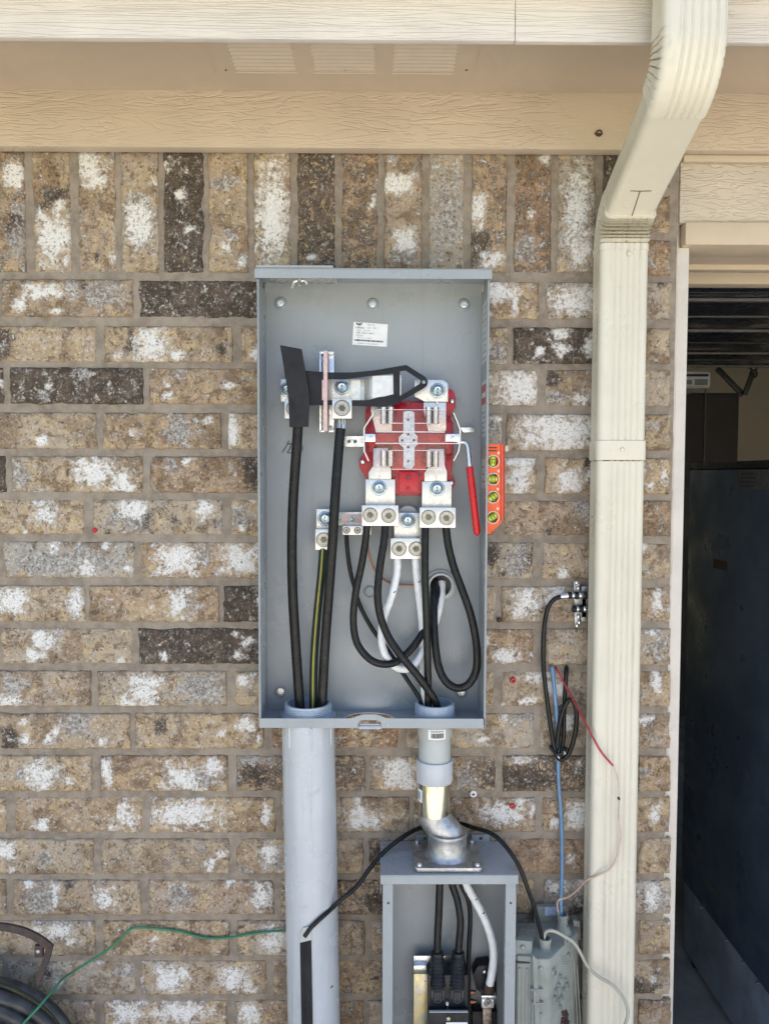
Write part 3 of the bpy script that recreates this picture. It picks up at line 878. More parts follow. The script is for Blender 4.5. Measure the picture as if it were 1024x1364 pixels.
for k in range(4):
    side_label(987, 630 + k * 5.5, 1005, 632 + k * 5.5, M_INK, l1, 'printed_line', 0.0024)
side_label(950, 744, 968, 761, M_RUST, fr, 'sticker_residue')
side_label(941, 1170, 962, 1205, M_FLAB, fr, 'torn_label')
side_label(912, 1030, 922, 1052, M_FLAB, fr, 'torn_label')
for (px, py) in ((932, 1203), (965, 1243), (987, 1278), (1007, 1301)):
    q = PX(px, py, XFR)
    MB().cyl((XFR + 0.007, q.y, zb - 0.012), (XFR - 0.002, q.y, zb - 0.012), 0.004, seg=8).build('screw', M_STEEL, fr)
for yy in (fy0 + 0.06, fy1 - 0.06):
    MB().lathe((XFR + 0.04, yy, 0.02), (XFR + 0.04, yy, 0.055), [(0, 0.02), (0.3, 0.022), (0.5, 0.012), (1, 0.012)], 14).build('foot', M_BLACKP, fr, True)

# ------------------------------------------------------------------ downspout
DW, DD = 0.084, 0.055
XD = P(829.5, 500, -0.0855).x
YD = -0.058
ds_root = thing('downspout', (XD, YD, 0.0), 'cream fluted metal downspout with two crimped elbows', 'downspout')
def dprofile(w, d, flutes=True):
    """closed outline (x, n) of the pipe, n points to the house; counter-clockwise from the front left"""
    hw, hd, c = w / 2, d / 2, 0.010
    pts = []
    fr_ = [(-hw + c, -hd)]
    if flutes:
        for f in (-0.40, -0.16, 0.12, 0.36, 0.62):
            x = f * hw
            fr_ += [(x - 0.0028, -hd), (x, -hd + 0.0022), (x + 0.0028, -hd)]
    fr_ += [(hw - c, -hd)]
    pts += fr_
    for (cx, cy, a0) in ((hw - c, -hd + c, -90), (hw - c, hd - c, 0), (-hw + c, hd - c, 90), (-hw + c, -hd + c, 180)):
        for k in range(1, 5):
            a = rad(a0 + 90 * k / 5)
            pts.append((cx + c * math.cos(a), cy + c * math.sin(a)))
        if a0 == 0:
            pts += [(hw - c, hd), (0, hd), (-hw + c, hd)]
        if a0 == -90:
            pts += [(hw, -hd + c), (hw, -hd / 3), (hw - 0.0018, 0), (hw, hd / 3), (hw, hd - c)]
        if a0 == 90:
            pts += [(-hw, hd - c), (-hw, hd / 3), (-hw + 0.0018, 0), (-hw, -hd / 3), (-hw, -hd + c)]
    return pts
def dring(y, z, ang, w=DW, d=DD, flutes=True, squeeze=None):
    """ring of the pipe at (y, z); ang = lean of the axis from the vertical towards the street"""
    s, c = math.sin(rad(ang)), math.cos(rad(ang))
    out = []
    for (x, n) in dprofile(w, d, flutes):
        if squeeze:
            x, n = squeeze(x, n)
        # axis direction (-s, c); the normal towards the house is (c, s)
        out.append((XD + x, y + n * c, z + n * s))
    return out
ZE = CAM.z + 0.402
TH, R1, R2 = 70.0, 0.0675, 0.071
# lower pipe, in two lengths joined by a band
zband = P(830, 599, -0.086).z
MB().rings([dring(YD, zz, 0) for zz in (0.06, zband - 0.016)]).build('lower_pipe', M_CREAM, ds_root, True)
MB().rings([dring(YD, zz, 0) for zz in (zband - 0.02, ZE - 0.004)]).build('upper_pipe', M_CREAM, ds_root, True)
MB().rings([dring(YD, zband + dz, 0, DW + g, DD + g, False) for dz, g in ((-0.0185, 0.001), (-0.0175, 0.004), (0.0155, 0.004), (0.0165, 0.001))]).build('strap_band', M_CREAM, ds_root, True)
def screw_front(x, y, z, r, par, mat=M_STEEL, name='screw'):
    return MB().lathe((x, y + 0.002, z), (x, y - 0.003, z), [(0, r), (0.6, r), (0.9, r * 0.75), (1.0, r * 0.3)], 12).build(name, mat, par, True)
screw_front(XD, YD - DD / 2 - 0.0022, zband, 0.0042, ds_root, M_CREAM)
q = P(837, 338, YD - DD / 2)
screw_front(q.x, q.y - 0.001, q.z, 0.0042, ds_root, M_CREAM)
# lower elbow: lapped crimps on the face that looks at the street
rings_ = [dring(YD, ZE - 0.012, 0, DW + 0.002, DD + 0.002), dring(YD, ZE - 0.001, 0, DW + 0.002, DD + 0.002)]
NC = 8
for k in range(NC):
    for f, g in ((0.03, 0.0), (0.55, 0.6), (0.97, 1.0)):
        a = TH * (k + f) / NC
        y = YD - R1 * (1 - math.cos(rad(a))); z = ZE + R1 * math.sin(rad(a))
        def sq(x, n, g=g):
            e = max(0.0, min(1.0, (0.012 - n) / 0.03))
            return x * (1 + 0.06 * (g - 0.4) * e), n - 0.011 * (g - 0.35) * e
        rings_.append(dring(y, z, a, DW, DD, True, sq))
MB().rings(rings_).build('lower_elbow', M_CREAM, ds_root, True, angle=28)
ye, ze = YD - R1 * (1 - math.cos(rad(TH))), ZE + R1 * math.sin(rad(TH))
dy_tot = 0.2895
L = (dy_tot - (R1 + R2) * (1 - math.cos(rad(TH)))) / math.sin(rad(TH))
yu, zu = ye - L * math.sin(rad(TH)), ze + L * math.cos(rad(TH))
MB().rings([dring(ye + 0.004, ze - 0.002, TH, DW - 0.001, DD - 0.001, False), dring(yu - 0.004, zu + 0.002, TH, DW - 0.001, DD - 0.001, False)]).build('slanted_pipe', M_CREAM, ds_root, True)
# upper elbow: crimps cut into its inner side, fluted outside
rings_ = [dring(yu + 0.002, zu - 0.001, TH, DW + 0.003, DD + 0.003)]
NU = 9
for k in range(NU):
    for f, g in ((0.0, 1.0), (0.70, 0.55), (0.86, -0.5), (0.98, 0.9)):
        a = TH * (1 - (k + f) / NU)
        b = TH - a
        y = yu - R2 * (math.sin(rad(TH)) * 0 + (math.cos(rad(a)) - math.cos(rad(TH))))
        z = zu + R2 * (math.sin(rad(TH)) - math.sin(rad(a)))
        def sq(x, n, g=g):
            e = max(0.0, min(1.0, (n + 0.030) / 0.030)) * (0.35 + 0.65 * min(1, abs(x) / 0.036))
            return x * (1 + 0.085 * (g - 0.6) * e), n + 0.007 * (g - 0.6) * max(0, n) / 0.03
        rings_.append(dring(y, z, a, DW + 0.003, DD + 0.003, True, sq))
ytop, ztop = yu - R2 * (1 - math.cos(rad(TH))), zu + R2 * math.sin(rad(TH))
rings_.append(dring(ytop, ZFB + 0.08, 0, DW + 0.003, DD + 0.003))
MB().rings(rings_).build('upper_elbow', M_CREAM, ds_root, True, angle=28)
# folded seam, dark with dirt, down the face of the slanted pipe and elbow
sm = []
s65, c65 = math.sin(rad(TH)), math.cos(rad(TH))
for fr_ in (0.28, 0.14, 0.0):
    yy, zz = ye - L * s65 * fr_, ze + L * c65 * fr_
    sm.append((XD + 0.002 - fr_ * 0.02, yy - (DD / 2 + 0.0008) * c65, zz - (DD / 2 + 0.0008) * s65))
for k in range(6, -1, -1):
    a = TH * k / 7
    y = YD - R1 * (1 - math.cos(rad(a))); z = ZE + R1 * math.sin(rad(a))
    n = DD / 2 + 0.0012
    sm.append((XD + 0.001 + 0.001 * math.sin(k * 2.1), y - n * math.cos(rad(a)), z - n * math.sin(rad(a))))
MB().tube(sm, 0.0007, 6, sub=3).build('seam', M_SEAM, ds_root)
e0 = sm[0]
MB().tube([(e0[0] - 0.016, e0[1], e0[2] + 0.0002), (e0[0], e0[1], e0[2] - 0.0002), (e0[0] + 0.018, e0[1], e0[2] + 0.0003)], 0.0006, 6, sub=3).build('seam', M_SEAM, ds_root)

# ------------------------------------------------------------------ meter enclosure
YB_, YFT = -0.012, -0.105         # inner face of the back, front edge
A, B = P(343.5, 660, YFT), P(649.5, 660, YFT)
X0, X1 = A.x, B.x
ZT, ZBm = P(496, 358, YFT).z, P(496, 969, YFT).z
enc = thing('meter_enclosure', ((X0 + X1) / 2, -0.05, ZBm), 'open grey steel electric meter enclosure mounted on the brick wall', 'enclosure')
t_ = 0.0016
MB().box(X0, X1, YB_, YB_ + t_, ZBm + 0.001, ZT - 0.001).build('back_panel', M_GREY, enc)
for s, xa in ((1, X0), (-1, X1)):
    w = MB()
    xs = sorted((xa, xa + s * t_))
    w.box(xs[0], xs[1], YFT, YB_ - 0.0002, ZBm + 0.002, ZT - 0.018)
    xs = sorted((xa + s * (t_ + 0.00005), xa + s * 0.0036))
    w.box(xs[0], xs[1], YFT - 0.0004, YFT + 0.0016, ZBm + 0.0165, ZT - 0.0185)
    w.build('side_wall', M_GREY, enc, bevel=0.0004, bseg=1)
lip = P(496, 371.5, YFT).z
cap = MB()
ex = R(2.5, YFT)
cap.box(X0 - ex, X1 + ex, YFT - 0.003, YB_ + 0.006, ZT - 0.0016, ZT)
cap.box(X0 - ex, X1 + ex, YFT - 0.003, YFT - 0.0012, lip, ZT - 0.0017)
cap.box(X0 - ex, X0 - ex + 0.0012, YFT - 0.001, YB_ + 0.004, lip + 0.002, ZT - 0.0018)
cap.box(X1 + ex - 0.0012, X1 + ex, YFT - 0.001, YB_ + 0.004, lip + 0.002, ZT - 0.0018)
cap.build('top_wall', M_GREY, enc, bevel=0.0004, bseg=1)
# bottom with its knockouts: conduit left, open hole, conduit right
XCL, XCR, YC = P(410.5, 950, -0.060).x, P(579, 950, -0.060).x, -0.060
RCL = R(32, -0.06)
RCR = R(25.5, -0.06)
XK = P(492, 950, -0.06).x
bt = MB()
bt.hpoly([(X0 + t_, YFT + 0.0018), (X1 - t_, YFT + 0.0018), (X1 - t_, YB_ - 0.0003), (X0 + t_, YB_ - 0.0003)],
         [circle(XCL, YC, RCL * 0.93, n=28), circle(XK, YC, R(33, -0.06), 0.034, n=28), circle(XCR, YC, RCR * 0.9, n=24)], ZBm + 0.0005, ZBm + 0.002)
bt.build('bottom_wall', M_GREY, enc)
bl = MB()
bl.ppoly([(345.5, 957), (462, 957), (470, 956.5), (477, 953.5), (484, 951.5), (500, 951.5), (507, 953.5), (514, 956.5), (522, 957), (644, 957.5), (644, 970.5), (508, 970),
          (507.5, 963), (504, 959.5), (480, 959.5), (477, 963), (476.5, 970), (345.5, 969.5)], [], YFT - 0.002, 0.0018)
bl.build('bottom_lip', M_GREY, enc, bevel=0.0003, bseg=1)
MB().pbox(478, 964, 508, 971.5, YFT + 0.004, 0.0015).build('latch_tab', M_PVC_B, enc, bevel=0.0004)
tb = MB(); 
for (a, b) in ((526, 527.5),):
    tb.cyl(P(517, 966, YFT - 0.0019), P(517, 966, YFT - 0.0035), 0.0013, seg=10)
tb.build('rivet', M_STEEL, enc)
# loose hub closing plate on the roof of the box, its clamp and wing nut inside
hp = MB()
a = P(341.5, 358, YFT); b = P(444, 358, YFT)
hp.box(a.x, b.x, YFT - 0.0045, -0.02, ZT + 0.0004, ZT + 0.0042)
hp.build('hub_closing_plate', M_GREY, enc, bevel=0.0005)
a = P(355, 372, -0.085); b = P(448, 372, -0.085)
MB().box(a.x, b.x, -0.090, -0.030, ZT - 0.0075, ZT - 0.0045).build('clamp_plate', M_STEEL, enc, bevel=0.0004)
wg = MB()
c = P(399, 376, -0.062)
wg.cyl((c.x, -0.062, ZT - 0.008), (c.x, -0.062, ZT - 0.020), 0.0045, 0.0038, 10)
wg.tube([(c.x - 0.003, -0.062, ZT - 0.010), (c.x - 0.009, -0.063, ZT - 0.013), (c.x - 0.014, -0.064, ZT - 0.024)], 0.0024, 8)
wg.tube([(c.x + 0.003, -0.062, ZT - 0.010), (c.x + 0.009, -0.063, ZT - 0.011), (c.x + 0.013, -0.064, ZT - 0.017)], 0.0024, 8)
wg.build('wing_nut', M_STEEL, enc, True)
# mounting dimples and screws
for i, (px, py) in enumerate(((374, 404), (496.5, 405.5), (617.5, 406), (374, 921), (614, 922), (492.5, 788))):
    c = P(px, py, YB_)
    dm = MB()
    dm.lathe((c.x, YB_ - 0.0001, c.z), (c.x, YB_ - 0.003, c.z), [(0, 0.0118), (0.45, 0.0112), (0.9, 0.0092), (1.0, 0.0085), (0.55, 0.0074), (0.45, 0.0)], 24, False)
    d_ = dm.build('mounting_dimple', M_GREY, enc, True)
    if i < 5:
        s_ = MB()
        s_.lathe((c.x, YB_ - 0.001, c.z), (c.x, YB_ - 0.0062, c.z), [(0, 0.0068), (0.3, 0.0068), (0.31, 0.0046), (1, 0.0043)], 6)
        s_.build('hex_screw', M_STEEL, d_)
# paper label on the back
def flat_print(par, Y, c, ux, uz, body, size, mat=M_INK, dx=0.0, dz=0.0):
    me = text_mesh(body, size)
    for v in me.vertices:
        p = Vector(c) + Vector(ux) * (v.co.x + dx) + Vector(uz) * (v.co.y + dz)
        v.co = (p.x, Y, p.z)
    return link_mesh('lettering', me, mat, par)
def label_quad(name, pxs, Y, par, mat=M_PAPER, t=0.0005):
    return MB().ppoly(pxs, [], Y, t).build(name, mat, par)
YL = YB_ - 0.0009
lb = label_quad('paper_label', [(471, 428.5), (516.5, 432), (515, 462), (469, 459)], YL, enc)
o_ = P(469, 459, YL); ux = (P(515, 462, YL) - o_).normalized(); uz = (P(471, 428.5, YL) - o_).normalized()
for (body, size, dx, dz, mt) in (('milbank', 0.0052, 0.004, 0.0300, M_INK), ('Pkg. No.', 0.0042, 0.025, 0.0365, M_INKG), ('Qty: 1 EA', 0.0042, 0.025, 0.0310, M_INKG),
                                ('Type  1 Ø 3W', 0.0042, 0.006, 0.0252, M_INKG), ('Max: 320 A  600 V', 0.0042, 0.007, 0.0208, M_INK), ('Ringless', 0.0040, 0.007, 0.0165, M_INKG),
                                ('Cat. No. on door', 0.0038, 0.008, 0.0125, M_INKG), ('Suitable for use outdoors', 0.0036, 0.010, 0.0025, M_INKG)):
    flat_print(lb, YL - 0.0004, o_, ux, uz, body, size, mt, dx, dz)
bc = MB()
x = 0.004
while x < 0.056:
    w = random.choice((0.0006, 0.0012, 0.002))
    p = o_ + ux * x + uz * 0.0072; q2 = o_ + ux * (x + w) + uz * 0.0102
    bc.box(p.x, q2.x, YL - 0.0006, YL - 0.0003, p.z, q2.z)
    x += w + random.choice((0.0007, 0.0012))
bc.build('barcode', M_INK, lb)
lg = MB()
for (a_, b_, w_, h_) in ((0.0060, 0.0385, 0.0011, 0.0022), (0.0088, 0.0372, 0.0012, 0.0024), (0.0118, 0.0372, 0.0012, 0.0024), (0.0146, 0.0388, 0.0011, 0.0022), (0.0103, 0.0412, 0.0008, 0.0007)):
    c = o_ + ux * a_ + uz * b_
    lg.poly(circle(c.x, c.z, w_, h_, 12), [], YL - 0.0006, YL - 0.0003)
lg.build('logo', M_INK, lb)
# stickers on the inner right wall
def wall_sticker(py0, py1, mat, ya=-0.086, yb=-0.030):
    z1, z0 = PX(641, py0, X1 - t_).z, PX(641, py1, X1 - t_).z
    return MB().box(X1 - t_ - 0.0008, X1 - t_ - 0.0003, ya, yb, z0, z1).build('wall_sticker', mat, enc), z0, z1
M_STK = simple('grey_sticker', (0.55, 0.56, 0.57), 0.45, var=0.15, vscale=80)
s1, z0, z1 = wall_sticker(411, 488, M_STK)
for k in range(9):
    zz = z0 + (z1 - z0) * (k + 0.6) / 9.6
    MB().box(X1 - t_ - 0.0011, X1 - t_ - 0.0009, -0.080, -0.036 - 0.01 * (k % 3), zz, zz + 0.0028).build('printed_line', M_INKG, s1)
s1, z0, z1 = wall_sticker(511, 583, M_STK)
M_WARN = simple('red_band', (0.42, 0.08, 0.07), 0.5)
for (f0, f1, mt) in ((0.80, 0.93, M_WARN), (0.58, 0.70, M_WARN)):
    MB().box(X1 - t_ - 0.0011, X1 - t_ - 0.0009, -0.084, -0.032, z0 + (z1 - z0) * f0, z0 + (z1 - z0) * f1).build('warning_band', mt, s1)
for k in range(5):
    zz = z0 + (z1 - z0) * (0.06 + 0.09 * k)
    MB().box(X1 - t_ - 0.0011, X1 - t_ - 0.0009, -0.080, -0.040 - 0.008 * (k % 2), zz, zz + 0.0026).build('printed_line', M_INKG, s1)
s1, z0, z1 = wall_sticker(612, 650, M_STK)
for k in range(3):
    zz = z0 + (z1 - z0) * (0.2 + 0.25 * k)
    MB().box(X1 - t_ - 0.0011, X1 - t_ - 0.0009, -0.080, -0.045, zz, zz + 0.003).build('printed_line', M_INKG, s1)
# number written on the back with a marker
for k, L_ in enumerate(([(385, 587), (381, 595), (376, 603)], [(384, 592), (388, 591), (386, 598), (383, 603), (389, 603)],
                        [(399, 597), (402, 594), (403, 598), (400, 603), (396, 603), (395.5, 599), (399, 595)])):
    MB().tube([P(a, b, YB_ - 0.0004) for a, b in L_], 0.0008, 6, sub=5).build('marker_stroke', M_INK, enc)
# pale stamped tab on the back beside the lever
MB().ppoly([(612, 569.5), (632, 569), (631, 575.5), (617, 576)], [], YB_ - 0.014, 0.002).build('stamped_tab', M_STEEL, enc, bevel=0.0004)
MB().pbox(620, 570, 630, 575, YB_ - 0.012, 0.012).build('stamped_tab', M_GREY, enc)
# hub in the back where the cables leave through the wall
XH, ZH = P(586, 779, YB_).x, P(586, 779, YB_).z
RH = R(17.5, YB_)
hb = MB()
hb.lathe((XH, YB_ - 0.0003, ZH), (XH, YB_ - 0.016, ZH), [(0, RH * 1.18), (0.35, RH * 1.18), (0.36, RH), (1.0, RH * 0.97), (1.0, RH * 0.82), (0.02, RH * 0.80)], 28, False)
hbo = hb.build('wall_hub', M_PVC_L, enc, True)
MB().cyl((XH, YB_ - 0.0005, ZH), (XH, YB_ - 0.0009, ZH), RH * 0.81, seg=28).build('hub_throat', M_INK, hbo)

# ------------------------------------------------------------------ lugs and bus parts inside the box
def bolt(px, py, Y, r=0.0062, par=None, hexed=False):
    c = P(px, py, Y)
    b_ = MB()
    b_.lathe((c.x, Y + 0.001, c.z), (c.x, Y - 0.0018, c.z), [(0, r * 1.55), (0.7, r * 1.55), (1.0, r * 1.4)], 20)
    o = b_.build('washer', M_WASH, par, True)
    MB().torus((c.x, Y - 0.0018, c.z), (0, 1, 0), r * 1.08, r * 0.07, 22, 6).build('washer_groove', M_SCREWH, o, True)
    h = MB()
    h.lathe((c.x, Y - 0.0012, c.z), (c.x, Y - 0.0065, c.z), [(0, r * 0.98), (0.75, r * 0.95), (1.0, r * 0.72), (0.9, r * 0.45), (0.6, r * 0.38), (0.6, 0.0)], 18, False)
    h.build('bolt_head', M_BOLT, o, True)
    sl = MB()
    sl.box(c.x - 0.0006, c.x + 0.0006, Y - 0.0064, Y - 0.0050, c.z - r * 0.6, c.z + r * 0.6)
    sl.build('slot', M_SCREWH, o)
    return o
M_WASH = simple('blue_zinc_washer', (0.42, 0.50, 0.54), 0.34, 0.85, var=0.25, vscale=160)
M_BOLT = simple('blue_zinc_bolt', (0.56, 0.66, 0.70), 0.3, 0.9, var=0.25, vscale=200)
M_HEX = simple('hex_socket', (0.16, 0.155, 0.14), 0.45, 0.7, var=0.4, vscale=200)
def hex_screw(px, py, Y, r, par):
    c = P(px, py, Y)
    o = MB()
    o.lathe((c.x, Y + 0.002, c.z), (c.x, Y - 0.0012, c.z), [(0, r), (0.9, r), (1.0, r * 0.9), (0.85, r * 0.72), (0.5, r * 0.70)], 24, False)
    o = o.build('set_screw', M_SETS, par, True)
    MB().torus((c.x, Y - 0.0002, c.z), (0, 1, 0), r * 1.04, r * 0.07, 24, 6).build('rim_gap', M_SCREWH, o, True)
    MB().lathe((c.x, Y + 0.001, c.z), (c.x, Y - 0.0004, c.z), [(0, r * 0.7), (1, r * 0.68)], 24).build('screw_face', M_SETS, o, True)
    MB().lathe((c.x, Y - 0.0003, c.z), (c.x, Y - 0.0008, c.z), [(0, r * 0.5), (1, r * 0.5)], 6).build('socket', M_HEX, o)
    return o
def lug(name, label, plate, bolts, block, screws, Yp, Yb, group=None, rs=9.0, chamfer=None):
    """a bolted plate with a set-screw block on its lower end"""
    c = P((block[0] + block[2]) / 2, block[3], Yp)
    rt = thing(name, (c.x, Yp, c.z), label, 'lug', group)
    if chamfer:
        MB().ppoly(chamfer, [], Yp, 0.005).build('plate', M_TIN, rt, bevel=0.0006)
    else:
        MB().pbox(*plate, Yp, 0.005).build('plate', M_TIN, rt, bevel=0.0006)
    for (a, b) in bolts:
        bolt(a, b, Yp, 0.0088, rt)
    MB().pbox(*block, Yb, 0.026).build('block', M_TIN, rt, bevel=0.0008)
    for (a, b) in screws:
        hex_screw(a, b, Yb, R(rs, Yb), rt)
    return rt
L1 = lug('line_lug', 'silver cable lug half hidden behind the black barrier sheet', (374, 505, 392, 535), [(383, 519)], (379, 531, 404, 557.5), [(391, 544)], -0.040, -0.055, 'cable lugs in the enclosure')
L2 = lug('line_lug', 'silver lug with one large screw beside the pink strip, cable strands below', (436, 505.5, 468, 533), [(455.5, 516)], (442.5, 531, 468.5, 557.5), [(455.5, 543.5)], -0.052, -0.081, 'cable lugs in the enclosure', 9.8)
L3 = lug('load_lug', 'double silver lug under the left side of the red socket block', (487, 638.5, 526, 674), [(505, 650)], (482, 673, 530.5, 700.5), [(493, 686), (517.5, 687)], -0.055, -0.074, 'cable lugs in the enclosure')
L4 = lug('load_lug', 'double silver lug under the right side of the red socket block', (562, 641.5, 601, 677), [(582, 651)], (559, 676, 606.5, 703), [(570.5, 689), (594.5, 690)], -0.055, -0.074, 'cable lugs in the enclosure')
L5 = lug('neutral_lug', 'double silver lug in the middle with white taped cables below', (525, 683, 560.5, 718), [(543, 693.5)], (520, 717, 561, 744.5), [(531.5, 731), (554, 731)], -0.046, -0.062, 'cable lugs in the enclosure')
L6 = lug('neutral_lug', 'silver lug behind the thick cable, above the green striped cable', (421.5, 678, 440, 708), [(433, 691)], (420, 705, 441, 732.5), [(431, 719)], -0.038, -0.052, 'cable lugs in the enclosure')
L7 = thing('upper_lug', P(582, 535, -0.052), 'chamfered silver plate with one bolt above the red block, top right', 'lug', 'cable lugs in the enclosure')
MB().ppoly([(552, 506), (590, 506), (596.5, 511), (596.5, 535), (566, 535), (552, 528)], [], -0.052, 0.005).build('plate', M_TIN, L7, bevel=0.0006)
bolt(582.5, 520.5, -0.052, 0.0088, L7)
nb = thing('neutral_bar', P(470, 712, -0.03), 'flat neutral bar with screw and small two-screw terminal block', 'bus bar')
MB().pbox(451, 682, 545, 700, -0.036, 0.005).build('bar', M_TIN, nb, bevel=0.0005)
MB().pbox(456.5, 684.5, 484, 697, -0.0368, 0.0006).build('insulating_pad', M_PINK, nb)
bolt(469, 692, -0.037, 0.0045, nb)
bk = MB().pbox(456, 700.5, 494, 712.5, -0.050, 0.02).build('terminal_block', M_TIN, nb, bevel=0.0006)
for a in (461.8, 476):
    hex_screw(a, 706.5, -0.050, R(4.2, -0.05), nb)
c = P(543, 688, -0.036)
MB().cyl((c.x, -0.0375, c.z), (c.x, -0.0362, c.z), R(14), seg=24).build('insulating_disc', M_GREY, nb)

# U bracket, pink barrier strip
ub = thing('barrier_bracket', P(436, 575, -0.02), 'small zinc bracket holding an upright pink fibre strip', 'bracket')
k_ = MB()
k_.pbox(426.5, 470, 445, 575, -0.030, 0.002)
k_.pbox(425.5, 470, 428, 575, -0.046, 0.0155)
k_.pbox(426, 572.5, 445, 575.5, -0.046, 0.0155)
k_.pbox(425.5, 468, 444.5, 471, -0.046, 0.0155)
k_.build('u_bracket', M_STEEL, ub, bevel=0.0004)
screw_front(P(429, 481, -0.032).x, -0.0325, P(429, 481, -0.032).z, 0.003, ub)
screw_front(P(441, 571, -0.032).x, -0.0325, P(441, 569, -0.032).z, 0.003, ub)
MB().pbox(430.8, 467, 436, 574, -0.080, 0.046).build('fibre_strip', M_PINK, ub, bevel=0.0004)
MB().pbox(429, 506, 431.2, 533, -0.078, 0.02).build('fibre_strip', M_PINK, ub)

# jumper bar from the line lug across to the socket
jb = thing('jumper_bar', P(490, 533, -0.05), 'wide bent silver bus bar from the left lug to the red block', 'bus bar')
def strip(pxs, h0, h1, Ys, t=0.004):
    """a bent bar: pixel columns with their own depth"""
    m = MB()
    rs = []
    for px, y0, y1, Y in zip(pxs, h0, h1, Ys):
        a, b = P(px, y0, Y), P(px, y1, Y)
        rs.append([a, b, b + Vector((0, t, 0)), a + Vector((0, t, 0))])
    m.rings(rs)
    return m
strip([467, 480, 485, 491, 496, 505, 524.5, 534], [505.5, 505.5, 505, 502.5, 501, 500.5, 500, 500], [533, 533, 533, 532.5, 531, 528.5, 528, 528], [-0.0545, -0.0545, -0.058, -0.069, -0.0735, -0.0735, -0.0735, -0.0735]).build('bar', M_TIN, jb, True, angle=25)

# ------------------------------------------------------------------ socket block
sk = thing('meter_socket_block', P(545, 660, -0.012), 'red moulded meter socket block under a clear plastic cover with bypass lever', 'socket block')
red = MB()
red.ppoly([(497, 537), (514, 535), (567, 535), (595, 521), (599, 517.5), (604, 521), (607, 530), (606.5, 541), (602, 549), (601, 560), (604, 590), (601.5, 625), (601, 633), (606, 640), (605, 648), (600, 652),
           (590, 646), (585, 658), (566, 658), (565, 660), (527, 660), (525, 657), (512, 656), (500, 650), (489, 638), (484, 632), (478.5, 621), (478, 612), (483, 606.5), (487.5, 602), (487, 580), (487, 545), (490, 540)], [], -0.034, 0.021)
red.build('base', M_REDP, sk, bevel=0.0015)
rc = MB()
rc.pbox(522, 536, 568, 657, -0.046, 0.012)
rc.pbox(531, 628, 557, 655, -0.053, 0.012)
rc.build('centre_rib', M_REDP, sk, bevel=0.0014)
rx = MB()
rx.pbox(490, 562, 500, 603, -0.048, 0.012)
rx.pbox(594, 562, 603, 605, -0.048, 0.012)
rx.pbox(497, 577, 598, 593, -0.050, 0.014)
rx.build('cross_rib', M_REDP, sk, bevel=0.0012)
for (px, py, r) in ((543.5, 537, 3.2), (543.5, 636, 3.0), (524, 632, 4.0), (559, 632, 4.0), (543, 650.5, 1.6)):
    c = P(px, py, -0.054)
    yq = -0.0533 if 531 < px < 557 and py > 600 else -0.0463
    MB().torus((c.x, yq, c.z), (0, 1, 0), R(r, -0.05), 0.0012, 18, 6).build('boss', M_REDP, sk, True)
    MB().cyl((c.x, yq + 0.0005, c.z), (c.x, yq - 0.0003, c.z), R(r * 0.6, -0.05), seg=14).build('boss_hole', M_SCREWH, sk)
for (px, py) in ((602, 534.5), (483, 615), (601, 643)):
    screw_front(P(px, py, -0.036).x, -0.0362, P(px, py, -0.036).z, R(3.6, -0.036), sk, M_STEEL, 'mounting_screw')
# jaw plates and spring jaws
for (x0_, x1_, y0_, y1_, ch) in ((494, 522, 538, 574, -1), (564, 594, 536, 574, -1), (491, 521, 597, 640, 1), (565, 595, 598, 642, 1)):
    if ch < 0:
        pts = [(x0_, y0_), (x1_, y0_), (x1_, y1_), (x0_ + 6, y1_), (x0_, y0_ + 10)]
    else:
        pts = [(x0_ + 6, y0_), (x1_ - 4, y0_), (x1_ - 3, y0_ + 22), (x1_, y0_ + 30), (x1_, y1_), (x0_, y1_), (x0_, y0_ + 32), (x0_ + 6, y0_ + 24)]
    MB().ppoly(pts, [], -0.0512 if ch > 0 else -0.0505, 0.004).build('jaw_plate', M_TIN, sk, bevel=0.0005)
for (px, py, hh) in ((515.5, 553.5, 11), (575.5, 553.5, 11), (515.5, 610.5, 10.5), (575.5, 611.5, 10.5)):
    for s in (-1, 1):
        jw = MB()
        rs = []
        for k in range(13):
            a = rad(-60 + 300 * k / 12)
            cx = P(px + s * 4.9, py, -0.072).x
            rr = R(3.4, -0.072)
            x = cx - s * rr * math.cos(a); y = -0.070 - rr * 1.35 * math.sin(a)
            zt_, zb_ = P(px, py - hh, -0.072).z, P(px, py + hh, -0.072).z
            tv = Vector((-s * math.cos(a), -math.sin(a), 0)) * 0.0010
            rs.append([Vector((x, y, zt_)), Vector((x, y, zb_)), Vector((x, y, zb_)) + tv, Vector((x, y, zt_)) + tv])
        jw.rings(rs)
        jw.pbox(px + s * 4.9 - 1.2, py - hh, px + s * 4.9 + 1.2, py + hh, -0.070, 0.016)
        jw.build('spring_jaw', M_STEEL, sk, True)
    MB().pbox(px - 2.2, py - hh + 1, px + 2.2, py + hh - 1, -0.0560, 0.004).build('jaw_slot', M_INK, sk)
for (px, py) in ((505.2, 635.5), (581.5, 635.5), (582, 536.8), (505, 537)):
    c = P(px, py, -0.0512)
    MB().cyl((c.x, -0.0515, c.z), (c.x, -0.0535, c.z), 0.0026, 0.0018, 10).build('rivet', M_STEEL, sk, True)
